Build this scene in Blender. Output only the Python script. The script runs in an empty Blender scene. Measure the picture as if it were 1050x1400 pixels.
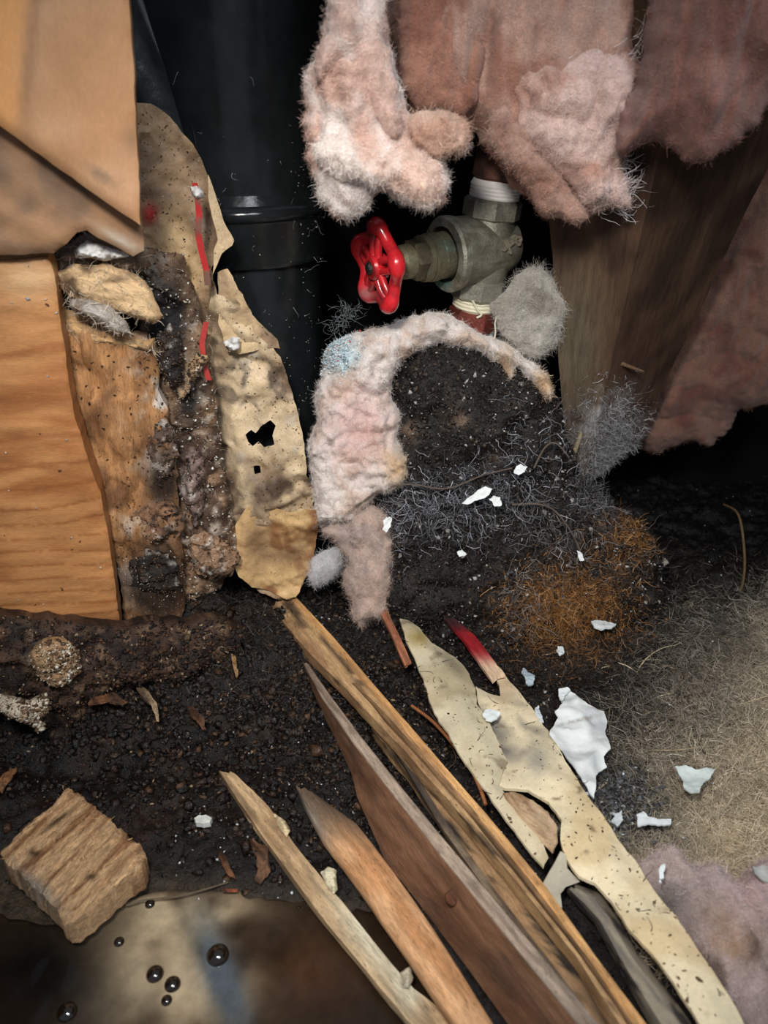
import bpy, math, numpy as np
from mathutils import Vector, Matrix
from mathutils.geometry import delaunay_2d_cdt

S = bpy.context.scene
COLL = S.collection
RS = np.random.RandomState

# ------------------------------------------------------------------ camera, world, light, exposure
CAM_Z, PITCH, FPX = 0.42, math.radians(30), 1053.0
cam_d = bpy.data.cameras.new('camera')
cam = bpy.data.objects.new('camera', cam_d); COLL.objects.link(cam)
cam.location = (0, 0, CAM_Z); cam.rotation_euler = (math.pi / 2 - PITCH, 0, 0)
cam_d.sensor_fit = 'VERTICAL'; cam_d.sensor_height = 24.0; cam_d.lens = 24.0 * FPX / 1400
cam_d.clip_start = 0.005; cam_d.clip_end = 50
cam_d.dof.use_dof = True; cam_d.dof.focus_distance = 0.58; cam_d.dof.aperture_fstop = 5.6
S.camera = cam

W = bpy.data.worlds.new('world'); S.world = W; W.use_nodes = True
W.node_tree.nodes['Background'].inputs[0].default_value = (0.75, 0.85, 1.0, 1)
W.node_tree.nodes['Background'].inputs[1].default_value = 0.25

def area(name, loc, tgt, size, power, col):
    l = bpy.data.lights.new(name, 'AREA'); l.shape = 'DISK'; l.size = size; l.energy = power; l.color = col
    o = bpy.data.objects.new(name, l); COLL.objects.link(o); o.location = loc
    o.rotation_euler = (Vector(tgt) - Vector(loc)).to_track_quat('-Z', 'Y').to_euler()
    return o
def spot(name, loc, tgt, r, power, col, ang, blend):
    l = bpy.data.lights.new(name, 'SPOT'); l.shadow_soft_size = r; l.energy = power; l.color = col
    l.spot_size = math.radians(ang); l.spot_blend = blend
    o = bpy.data.objects.new(name, l); COLL.objects.link(o); o.location = loc
    o.rotation_euler = (Vector(tgt) - Vector(loc)).to_track_quat('-Z', 'Y').to_euler()
    return o
spot('torch_light', (-0.07, 0.02, 0.60), (0.02, 0.50, 0.07), 0.035, 15.0, (1.0, 0.96, 0.91), 76, 1.0)
area('fill_light', (0.16, -0.10, 0.75), (0.1, 0.5, 0.1), 0.25, 2.7, (0.88, 0.94, 1.0))  # added soft fill near the camera, stands for no real opening
S.view_settings.view_transform = 'Standard'; S.view_settings.look = 'None'
S.view_settings.exposure = 0.0; S.view_settings.gamma = 1.0; S.view_settings.use_curve_mapping = False

# ------------------------------------------------------------------ view geometry helpers (pixel of the photograph -> point of the place)
CP = np.array([0, 0, CAM_Z]); cf, sf = math.cos(PITCH), math.sin(PITCH)
FWD = np.array([0, cf, -sf]); UP = np.array([0, sf, cf]); RT = np.array([1.0, 0, 0])
def ray(x, y): return FWD + (x - 525) / FPX * RT + (700 - y) / FPX * UP
def Vp(x, y, Y): r = ray(x, y); return CP + r * (Y / r[1])            # on the upright plane at distance Y
def Fp(x, y, h=0.0): r = ray(x, y); return CP + r * ((h - CAM_Z) / r[2])  # on the level plane at height h
def proj(P):
    q = np.asarray(P) - CP; d = np.maximum(q @ FWD, 1e-3)
    return 525 + FPX * (q @ RT) / d, 700 - FPX * (q @ UP) / d

# ------------------------------------------------------------------ noise
def _h(i, j, k, s):
    n = (i * 374761393 + j * 668265263 + k * 2147483647 + s * 974634777).astype(np.int64) & 0x7fffffff
    n = ((n ^ (n >> 13)) * 1274126177) & 0x7fffffff
    n = ((n ^ (n >> 15)) * 668265263) & 0x7fffffff
    return ((n ^ (n >> 16)) & 0xffff) / 32767.5 - 1
def vn(P, f, seed=0):
    P = np.asarray(P, float) * f + 57.3
    i = np.floor(P).astype(np.int64); t = P - i; t = t * t * (3 - 2 * t); r = 0
    for a in (0, 1):
        for b in (0, 1):
            for c in (0, 1):
                w = (t[:, 0] if a else 1 - t[:, 0]) * (t[:, 1] if b else 1 - t[:, 1]) * (t[:, 2] if c else 1 - t[:, 2])
                r = r + w * _h(i[:, 0] + a, i[:, 1] + b, i[:, 2] + c, seed)
    return r
def fbm(P, f, o=4, seed=0, g=0.5):
    P = np.asarray(P, float)
    if o > 2: P = P + np.stack([vn(P, f * .9, seed + 101), vn(P, f * .9, seed + 102), vn(P, f * .9, seed + 103)], 1) * (.45 / f)
    r, a, s = 0, 1.0, 0
    for k in range(o): r = r + a * vn(P, f * 2.03 ** k, seed + k * 7); s += a; a *= g
    return r / s * 1.5
def ridge(P, f, o=3, seed=0):
    r, a, s = 0, 1.0, 0
    for k in range(o): r = r + a * (1 - np.abs(vn(P, f * 2.1 ** k, seed + 11 * k)) * 2); s += a; a *= .5
    return r / s
def sst(x, a, b): t = np.clip((x - a) / (b - a), 0, 1); return t * t * (3 - 2 * t)
def lin(c): c = np.clip(np.asarray(c, float) / 255.0, 0, 1); return np.where(c < .04045, c / 12.92, ((c + .055) / 1.055) ** 2.4)
def mix(a, b, t): t = np.asarray(t)[:, None] if np.ndim(t) else t; return a * (1 - t) + np.asarray(b, float) * t
def bl(x, y, cx, cy, rx, ry, rot=0):
    c, s = math.cos(math.radians(rot)), math.sin(math.radians(rot)); dx, dy = x - cx, y - cy
    u, v = (dx * c + dy * s) / rx, (-dx * s + dy * c) / ry
    return np.exp(-(u * u + v * v))
def flat(c): return lambda x, y, P: np.tile(np.array(c, float), (len(x), 1))
def N3(x, y): return np.stack([x, y, np.zeros_like(x)], 1)

# ------------------------------------------------------------------ materials
def mat(name, rough=.8, bump=.3, bscale=400, var=.35, vscale=90, spec=.3, metal=0, stretch=(1, 1, 1), coat=0, sss=0, trans=0,
        rvar=0, wave=None, fine=None, sheen=0, alpha=1, spk=None, ior=1.45):
    m = bpy.data.materials.new(name); m.use_nodes = True; nt = m.node_tree; nd, lk = nt.nodes, nt.links
    b = nd['Principled BSDF']
    at = nd.new('ShaderNodeAttribute'); at.attribute_name = 'Col'
    tc = nd.new('ShaderNodeTexCoord'); mp = nd.new('ShaderNodeMapping'); mp.inputs['Scale'].default_value = stretch
    lk.new(tc.outputs['Object'], mp.inputs[0])
    def noise(sc, det=5, ro=.6):
        n = nd.new('ShaderNodeTexNoise'); n.inputs['Scale'].default_value = sc; n.inputs['Detail'].default_value = det
        n.inputs['Roughness'].default_value = ro; lk.new(mp.outputs[0], n.inputs[0]); return n
    def rng(src, a, b2, c, d):
        r = nd.new('ShaderNodeMapRange'); r.inputs[1].default_value = a; r.inputs[2].default_value = b2
        r.inputs[3].default_value = c; r.inputs[4].default_value = d; lk.new(src, r.inputs[0]); return r.outputs[0]
    def mul(col, fac):
        x = nd.new('ShaderNodeVectorMath'); x.operation = 'SCALE'; lk.new(col, x.inputs[0]); lk.new(fac, x.inputs['Scale']); return x.outputs[0]
    n1 = noise(vscale); c = mul(at.outputs['Color'], rng(n1.outputs[0], .3, .7, 1 - var, 1 + var))
    if fine: n3 = noise(fine[0], 3, .7); c = mul(c, rng(n3.outputs[0], .35, .65, 1 - fine[1], 1 + fine[1]))
    h = noise(bscale, 6, .65).outputs[0]
    if wave:                                                   # wood grain: (scale, distortion, strength)
        w = nd.new('ShaderNodeTexWave'); w.bands_direction = 'Y'; w.inputs['Scale'].default_value = wave[0]
        w.inputs['Distortion'].default_value = wave[1]; w.inputs['Detail'].default_value = 3; w.inputs['Detail Scale'].default_value = 1.2
        lk.new(mp.outputs[0], w.inputs[0]); c = mul(c, rng(w.outputs[1], 0, .35, 1 - wave[2], 1.03))
    if spk:                                                    # dark dirt specks: (scale, threshold, keep)
        n4 = noise(spk[0], 2, .5); c = mul(c, rng(n4.outputs[0], spk[1], spk[1] + .03, 1, spk[2]))
    lk.new(c, b.inputs['Base Color'])
    if rvar: lk.new(rng(noise(vscale * 2.3).outputs[0], .35, .65, max(.03, rough - rvar), min(1, rough + rvar)), b.inputs['Roughness'])
    else: b.inputs['Roughness'].default_value = rough
    b.inputs['Specular IOR Level'].default_value = spec; b.inputs['Metallic'].default_value = metal
    b.inputs['Coat Weight'].default_value = coat; b.inputs['Coat Roughness'].default_value = .12; b.inputs['IOR'].default_value = ior
    if sheen: b.inputs['Sheen Weight'].default_value = sheen
    if sss: b.inputs['Subsurface Weight'].default_value = sss; b.inputs['Subsurface Radius'].default_value = (.006, .003, .002); b.inputs['Subsurface Scale'].default_value = 1
    if trans: b.inputs['Transmission Weight'].default_value = trans
    if alpha < 1: b.inputs['Alpha'].default_value = alpha
    if bump:
        bp = nd.new('ShaderNodeBump'); bp.inputs['Strength'].default_value = bump; bp.inputs['Distance'].default_value = .0015
        lk.new(h, bp.inputs['Height']); lk.new(bp.outputs[0], b.inputs['Normal'])
    return m
M = dict(
    tanboard=mat('tan_board', .55, .2, 200, .12, 22, .3, stretch=(1, 2, 2), fine=(300, .05)),
    pine=mat('pine_wood', .5, .25, 260, .18, 25, .35, stretch=(1, 5, 5), fine=(260, .10), coat=.1),
    offcut=mat('rough_offcut_wood', .7, 1.0, 240, .3, 60, .2, stretch=(1, 6, 6), fine=(220, .35), spk=(260, .64, .3)),
    grain=mat('weathered_wood', .62, .45, 200, .3, 40, .25, stretch=(1, 7, 7), fine=(180, .2), spk=(220, .66, .35)),
    brownboard=mat('brown_board_wood', .5, .5, 160, .22, 30, .35, stretch=(.7, 9, 9), fine=(150, .25)),
    rot=mat('rotten_wood', .6, .9, 260, .45, 70, .4, stretch=(1, 2, 2), fine=(500, .35), rvar=.3),
    dark_stud=mat('dark_stud_wood', .65, .4, 120, .3, 30, .3, stretch=(1, 8, 8), fine=(160, .15)),
    paper=mat('stained_kraft_paper', .6, .35, 250, .22, 45, .35, fine=(600, .12), spk=(420, .68, .3), rvar=.2),
    cream=mat('cream_board', .6, .2, 300, .10, 40, .3, fine=(500, .06), spk=(300, .70, .3)),
    white=mat('white_plaster_paper', .6, .3, 300, .08, 60, .3),
    wool=mat('glass_wool', .95, 1.0, 900, .14, 130, .1, fine=(900, .16), sheen=.3, sss=.15),
    fibre=mat('glass_fibre', .7, 0, 100, .1, 50, .3, sheen=.2),
    abs=mat('black_pipe_plastic', .16, .08, 300, .3, 40, .5, rvar=.08),
    lint=mat('lint', .8, 0, 100, .1, 50, .2),
    red=mat('red_enamel', .28, .15, 300, .2, 80, .5, coat=.5),
    bronze=mat('aged_bronze', .5, .35, 500, .3, 120, .5, metal=.55, fine=(700, .2)),
    steel=mat('dark_iron', .45, .5, 500, .35, 140, .5, metal=.5),
    copper=mat('dull_copper', .5, .3, 300, .3, 60, .5, metal=.35),
    tape=mat('thread_tape', .5, .25, 600, .06, 200, .4),
    soil=mat('black_soil', .42, 1.0, 420, .6, 160, .4, fine=(900, .5), rvar=.35),
    mud=mat('wet_mud', .22, .9, 420, .5, 140, .6, fine=(700, .4), rvar=.15),
    root=mat('roots', .7, .2, 600, .25, 200, .3),
    chip=mat('debris_chips', .55, .6, 700, .35, 300, .4, rvar=.3),
    water=mat('muddy_water', .10, .03, 60, .25, 40, .5, fine=(120, .1), ior=1.33),
    drop=mat('bubble_film', .03, 0, 60, .1, 40, .6, coat=1),
    void=mat('dark_cavity', .9, .4, 60, .4, 20, .1),
)

def wcol(a, b, dk=(60, 46, 36), ds=.5, seed=1, edge=None):
    def g(x, y, P):
        Q = N3((x * .62 + y * .78) / 150, (x * .78 - y * .62) / 12); n = fbm(Q, 1, 4, seed) + .4 * fbm(P, 40, 3, seed + 2); c = np.tile(np.array(a, float), (len(x), 1)); c = mix(c, b, sst(n, -.3, .5)); c = mix(c, dk, sst(fbm(Q, 1.6, 4, seed + 3) + .5 * fbm(P, 60, 3, seed), .15, .65) * ds)
        return edge(x, y, P, c) if edge else c
    return g

# ------------------------------------------------------------------ mesh helpers
GEO = {}
def make(name, V, F, m, col=None, parent=None, frame=None, smooth=True, sharp=40, world=True):
    """V world points (n,3), F list of faces; frame=(origin, 3x3 columns) gives the object's own axes."""
    V = np.asarray(V, float)
    if frame is None:
        o = V.mean(0); o[2] = V[:, 2].min(); R = np.eye(3)
    else: o, R = np.asarray(frame[0], float), np.asarray(frame[1], float)
    L = (V - o) @ R
    me = bpy.data.meshes.new(name)
    if isinstance(F, np.ndarray):
        k = F.shape[1]; me.vertices.add(len(L)); me.vertices.foreach_set('co', L.astype(np.float32).ravel())
        me.loops.add(F.size); me.loops.foreach_set('vertex_index', F.astype(np.int32).ravel())
        me.polygons.add(len(F)); me.polygons.foreach_set('loop_start', np.arange(0, F.size, k, dtype=np.int32))
        me.update(calc_edges=True)
    else: me.from_pydata(L.tolist(), [], F); me.update()
    if col is None: col = (128, 128, 128)
    if callable(col): px, py = proj(V); C = lin(col(px, py, V))
    else:
        C = lin(np.asarray(col, float))
        if C.ndim == 1: C = np.tile(C, (len(V), 1))
    a = me.color_attributes.new('Col', 'FLOAT_COLOR', 'POINT')
    a.data.foreach_set('color', np.concatenate([C, np.ones((len(C), 1))], 1).astype(np.float32).ravel())
    if smooth:
        me.polygons.foreach_set('use_smooth', np.ones(len(me.polygons), bool))
        if sharp: me.set_sharp_from_angle(angle=math.radians(sharp))
    me.materials.append(m)
    ob = bpy.data.objects.new(name, me); COLL.objects.link(ob)
    Mx = Matrix([[*R[i], o[i]] for i in range(3)] + [[0, 0, 0, 1]])
    ob.matrix_world = Mx
    if parent:
        pm = Matrix(parent['_m']) if False else PM[parent.name]
        ob.parent = parent; ob.matrix_parent_inverse = pm.inverted()
        ob.matrix_basis = Mx
    PM[ob.name] = Mx
    return ob
PM = {}
def tag(o, label=None, cat=None, group=None, kind=None):
    if label: o['label'] = label
    if cat: o['category'] = cat
    if group: o['group'] = group
    if kind: o['kind'] = kind
    return o
def empty(name, loc, label, cat, group=None):
    o = bpy.data.objects.new(name, None); COLL.objects.link(o); o.empty_display_size = .02
    o.location = [float(q) for q in loc]; PM[o.name] = Matrix.Translation(Vector([float(q) for q in loc]))
    return tag(o, label, cat, group)

def inside(P, O):
    x, y = P[:, 0], P[:, 1]; r = np.zeros(len(P), bool); n = len(O)
    for i in range(n):
        (x0, y0), (x1, y1) = O[i], O[(i + 1) % n]
        c = (y0 > y) != (y1 > y)
        if y1 != y0: r ^= c & (x < (x1 - x0) * (y - y0) / (y1 - y0) + x0)
    return r
def dist(P, O):
    d = np.full(len(P), 1e9)
    for i in range(len(O)):
        a, b = O[i], O[(i + 1) % len(O)]; ab = b - a; L = ab @ ab + 1e-15
        t = np.clip(((P - a) @ ab) / L, 0, 1); q = P - a - t[:, None] * ab
        d = np.minimum(d, (q * q).sum(1))
    return np.sqrt(d)
def resample(O, step, jag, seed, smooth_it=0):
    out = []
    for i in range(len(O)):
        a, b = O[i], O[(i + 1) % len(O)]; n = max(1, int(np.linalg.norm(b - a) / step))
        for k in range(n): out.append(a + (b - a) * k / n)
    out = np.array(out)
    for _ in range(smooth_it): out = (np.roll(out, 1, 0) + 2 * out + np.roll(out, -1, 0)) / 4
    if jag:
        t = np.roll(out, -1, 0) - np.roll(out, 1, 0); t /= np.linalg.norm(t, axis=1)[:, None] + 1e-12
        nn = np.stack([t[:, 1], -t[:, 0]], 1); Q = np.c_[out, np.zeros(len(out))]
        out = out + nn * (jag * (fbm(Q, 1 / (step * 6), 2, seed) + .6 * vn(Q, 1 / (step * 1.7), seed + 3)))[:, None]
    return out
def vplane(x0, Y0, x1, Y1, lean=0.0):
    """upright plane through the floor points under image columns x0 and x1 at distances Y0, Y1; lean tips it back per metre of height"""
    a, b = Vp(x0, 700, Y0), Vp(x1, 700, Y1); u = b - a; u[2] = 0; u /= np.linalg.norm(u)
    v = np.array([0, lean, 1.0]); v /= np.linalg.norm(v); n = np.cross(v, u); n = -n / np.linalg.norm(n)
    if n[1] > 0: n = -n
    v = np.cross(n, u); v = v if v[2] > 0 else -v
    return a, u, v, n
def plane3(a, b, c):
    u = b - a; u /= np.linalg.norm(u); n = np.cross(u, c - a); n /= np.linalg.norm(n)
    if n @ (CP - a) < 0: n = -n
    return a, u, np.cross(n, u), n
def turn(pl, deg):
    o, u, v, n = pl; c, s = math.cos(math.radians(deg)), math.sin(math.radians(deg)); return o, u * c + v * s, v * c - u * s, n
def shift(pl, d): return pl[0] + pl[3] * d, pl[1], pl[2], pl[3]
def hplane(h, ang=0): a = math.radians(ang); u = np.array([math.cos(a), math.sin(a), 0]); return np.array([0, .5, h]), u, np.array([-math.sin(a), math.cos(a), 0]), np.array([0, 0, 1.0])
def onplane(pl, pts):
    o, u, v, n = pl; out = []
    for x, y in pts:
        r = ray(x, y); t = ((o - CP) @ n) / (r @ n); q = CP + r * t - o; out.append((q @ u, q @ v))
    return np.array(out)

def slab(name, pl, pts, step, m, col, thick=.004, top=None, bot=None, jag=0, holes=(), seed=1, parent=None, sm=0, sharp=40, raw=None):
    """outline on a plane, filled with triangles; top(P3,d,uv) and bot(...) push the front and the back face along the normal"""
    O = resample(onplane(pl, pts) if raw is None else raw, step, jag, seed, sm)
    H = [resample(onplane(pl, h), step, jag, seed + 9) for h in holes]
    lo, hi = O.min(0), O.max(0); rs = RS(seed)
    gx, gy = np.meshgrid(np.arange(lo[0], hi[0], step), np.arange(lo[1], hi[1], step * .87))
    gx = gx + (np.arange(gx.shape[0]) % 2)[:, None] * step * .5
    G = np.stack([gx.ravel(), gy.ravel()], 1) + rs.uniform(-.22, .22, (gx.size, 2)) * step
    G = G[inside(G, O)]; G = G[dist(G, O) > step * .45]
    for h in H: G = G[~inside(G, h)]; G = G[dist(G, h) > step * .45]
    allp, edges, base = [O], [], 0
    for r in [O] + H:
        n = len(r); edges += [(base + i, base + (i + 1) % n) for i in range(n)]; base += n
        if r is not O: allp.append(r)
    P = np.concatenate(allp + [G])
    vo, _, fo, *_ = delaunay_2d_cdt([Vector((float(a), float(b))) for a, b in P], edges, [], 0, 1e-9)
    V2 = np.array([(q[0], q[1]) for q in vo]); T = np.array([f for f in fo if len(f) == 3])
    c = V2[T].mean(1); k = inside(c, O)
    for h in H: k &= ~inside(c, h)
    T = T[k]
    e1, e2 = V2[T[:, 1]] - V2[T[:, 0]], V2[T[:, 2]] - V2[T[:, 0]]; fl = (e1[:, 0] * e2[:, 1] - e1[:, 1] * e2[:, 0]) < 0
    T[fl] = T[fl][:, ::-1]
    us = np.unique(T); mp = np.full(len(V2), -1); mp[us] = np.arange(len(us)); V2 = V2[us]; T = mp[T]
    d = dist(V2, O)
    for h in H: d = np.minimum(d, dist(V2, h))
    o, u, v, n = pl; P3 = o + V2[:, :1] * u + V2[:, 1:] * v
    f = top(P3, d, V2) if top else np.full(len(V2), thick * .5)
    b = bot(P3, d, V2) if bot else f - thick
    A = P3 + n * f[:, None]; B = P3 + n * b[:, None]; N = len(A)
    ed = np.sort(np.concatenate([T[:, [0, 1]], T[:, [1, 2]], T[:, [2, 0]]]), 1); ori = np.concatenate([T[:, [0, 1]], T[:, [1, 2]], T[:, [2, 0]]])
    key = ed[:, 0] * (N + 1) + ed[:, 1]; _, inv, cnt = np.unique(key, return_inverse=True, return_counts=True)
    be = ori[cnt[inv] == 1]
    side = np.concatenate([np.stack([be[:, 1], be[:, 0], be[:, 0] + N], 1), np.stack([be[:, 1], be[:, 0] + N, be[:, 1] + N], 1)])
    F = np.concatenate([T, T[:, ::-1] + N, side])
    ob = make(name, np.concatenate([A, B]), F, m, col, parent, (o, np.stack([u, v, n], 1)), True, sharp)
    GEO[ob.name] = (A, T)
    return ob
def pillow(T, R, amp, f, seed, p=.5, rid=0, st=(1, 1, 1), bil=0):
    def g(P, d, uv):
        q = np.clip(d / R, 0, 1); base = T * (1 - (1 - q) ** 2) ** p; Q = P * np.array(st)
        nz = fbm(Q, f, 4, seed) * amp
        if rid: nz = nz + (ridge(Q, f * 1.3, 3, seed + 5) - .5) * rid
        if bil:
            W_ = Q + np.stack([vn(Q, f, seed + 31), vn(Q, f, seed + 32), vn(Q, f, seed + 33)], 1) * .25 / f
            nz = nz + bil * (np.abs(vn(W_, f * 1.5, seed + 41)) ** .7 + .45 * np.abs(vn(W_, f * 3.4, seed + 42)) ** .7 + .2 * np.abs(vn(W_, f * 7.5, seed + 43)) - .6)
        return base + nz * np.clip(d / (R * .35), 0, 1)
    return g
def negp(T, R): return lambda P, d, uv: -T * np.sqrt(np.clip(1 - (1 - np.clip(d / R, 0, 1)) ** 2, 0, 1)) - .0003

def tubes(name, paths, rad, m, col, parent=None, k=3, taper=.35):
    """paths (N,S,3), rad (N,) -> one mesh of thin tubes"""
    Nn, Sg, _ = paths.shape; t = np.gradient(paths, axis=1); t /= np.linalg.norm(t, axis=2)[..., None] + 1e-12
    a = np.where(np.abs(t[..., 2:3]) < .8, np.array([0, 0, 1.0]), np.array([1.0, 0, 0])); b = np.cross(t, a); b /= np.linalg.norm(b, axis=2)[..., None] + 1e-12
    c = np.cross(t, b); w = np.linspace(1, taper, Sg)[None, :, None] * np.asarray(rad)[:, None, None]
    rings = np.stack([paths + w * (math.cos(2 * math.pi * i / k) * b + math.sin(2 * math.pi * i / k) * c) for i in range(k)], 2)
    V = rings.reshape(-1, 3)
    n0 = np.arange(Nn)[:, None, None] * Sg * k; s0 = np.arange(Sg - 1)[None, :, None] * k; i0 = np.arange(k)[None, None, :]; i1 = (i0 + 1) % k
    F = np.stack([n0 + s0 + i0, n0 + s0 + i1, n0 + s0 + k + i1, n0 + s0 + k + i0], -1).reshape(-1, 4)
    col = np.asarray(col, float); C = np.repeat(col, Sg * k, 0) if col.ndim == 2 else col
    return make(name, V, F, m, C, parent, smooth=True, sharp=None)
def ribbons(name, paths, rad, m, col, parent=None, taper=.35, seed=0):
    Nn, Sg, _ = paths.shape; t = np.gradient(paths, axis=1); t /= np.linalg.norm(t, axis=2)[..., None] + 1e-12
    a = RS(seed).normal(0, 1, (Nn, 1, 3)); b = np.cross(t, a); b /= np.linalg.norm(b, axis=2)[..., None] + 1e-12
    w = np.linspace(1, taper, Sg)[None, :, None] * np.asarray(rad)[:, None, None]
    V = np.stack([paths - w * b, paths + w * b], 2).reshape(-1, 3)
    n0 = (np.arange(Nn)[:, None] * Sg * 2 + np.arange(Sg - 1)[None] * 2).ravel(); F = np.stack([n0, n0 + 1, n0 + 3, n0 + 2], 1)
    return make(name, V, F, m, np.repeat(np.asarray(col, float), Sg * 2, 0), parent, smooth=True, sharp=None)
def walk(P, D, L, seg, curl, seed, pull=None, floor=None):
    rs = RS(seed); P = P.copy(); D = D / (np.linalg.norm(D, axis=1)[:, None] + 1e-9); out = [P.copy()]
    bend = rs.normal(0, 1, P.shape) * curl * .6
    for s in range(seg):
        D = D + rs.normal(0, 1, P.shape) * curl + bend
        if pull is not None: D = D + pull
        D /= np.linalg.norm(D, axis=1)[:, None]
        P = P + D * (L / seg)[:, None]
        if floor is not None: P[:, 2] = np.maximum(P[:, 2], floor(P[:, 0], P[:, 1]) + .0003)
        out.append(P.copy())
    return np.stack(out, 1)
def pick(name, n, seed, mask=None):
    A, T = GEO[name]; e1, e2 = A[T[:, 1]] - A[T[:, 0]], A[T[:, 2]] - A[T[:, 0]]; nn = np.cross(e1, e2); ar = np.linalg.norm(nn, axis=1)
    w = ar.copy()
    if mask is not None: px, py = proj(A[T].mean(1)); w = w * mask(px, py)
    rs = RS(seed); i = rs.choice(len(T), n, p=w / w.sum()); a, b = rs.rand(n), rs.rand(n); f = a + b > 1; a[f], b[f] = 1 - a[f], 1 - b[f]
    return A[T[i, 0]] + e1[i] * a[:, None] + e2[i] * b[:, None], nn[i] / (ar[i][:, None] + 1e-12)
def fuzz(ob, n, L, rad, col, seed, name='fibres', lay=.8, curl=.35, m=None, mask=None, seg=4, down=None, var=18):
    P, Nn = pick(ob.name, n, seed, mask); rs = RS(seed + 1)
    D = rs.normal(0, 1, P.shape); D -= (D * Nn).sum(1)[:, None] * Nn; D /= np.linalg.norm(D, axis=1)[:, None]
    k_ = np.abs(rs.normal(0, 1, n)) * (1 - lay); k_ = np.where(rs.rand(n) < .05, k_ + .35, k_); D = D + Nn * k_[:, None]
    pa = walk(P - Nn * .0002, D, L * rs.uniform(.4, 1.4, n), seg, curl, seed + 2, pull=down)
    C = np.array(col(*proj(P), P) if callable(col) else np.tile(np.array(col, float), (n, 1))) + rs.normal(0, var, (n, 1))
    o = ribbons(name, pa, rad * rs.uniform(.6, 1.5, n), m or M['fibre'], np.clip(C, 2, 255), ob, seed=seed)
    o['kind'] = 'stuff'; return o
def chips(name, P, size, col, seed, m=None, parent=None, flatk=.3):
    rs = RS(seed); n = len(P); base = np.array([(1, 0, 0), (.2, .9, 0), (-.9, .4, 0), (-.5, -.8, 0), (.5, -.7, .1), (0, 0, 1), (0, 0, -1)], float)
    V = base[None] * (1 + rs.uniform(-.4, .4, (n, 7, 3))) * np.stack([np.ones(n), rs.uniform(.35, 1, n), np.full(n, flatk) * rs.uniform(.5, 1.5, n)], 1)[:, None]
    a = rs.normal(0, 1, (n, 4)); a[:, 1:3] *= .45; a /= np.linalg.norm(a, axis=1)[:, None]; w, x, y, z = a.T
    R = np.stack([1 - 2 * (y * y + z * z), 2 * (x * y - z * w), 2 * (x * z + y * w), 2 * (x * y + z * w), 1 - 2 * (x * x + z * z), 2 * (y * z - x * w), 2 * (x * z - y * w), 2 * (y * z + x * w), 1 - 2 * (x * x + y * y)], 1).reshape(n, 3, 3)
    V = np.einsum('nij,nkj->nki', R, V) * np.asarray(size)[:, None, None] + P[:, None]
    f = np.array([(i, (i + 1) % 5, 5) for i in range(5)] + [((i + 1) % 5, i, 6) for i in range(5)])
    F = (np.arange(n)[:, None, None] * 7 + f[None]).reshape(-1, 3)
    o = make(name, V.reshape(-1, 3), F, m or M['chip'], np.repeat(np.asarray(col, float), 7, 0), parent, smooth=False); o['kind'] = 'stuff'; return o

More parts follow.
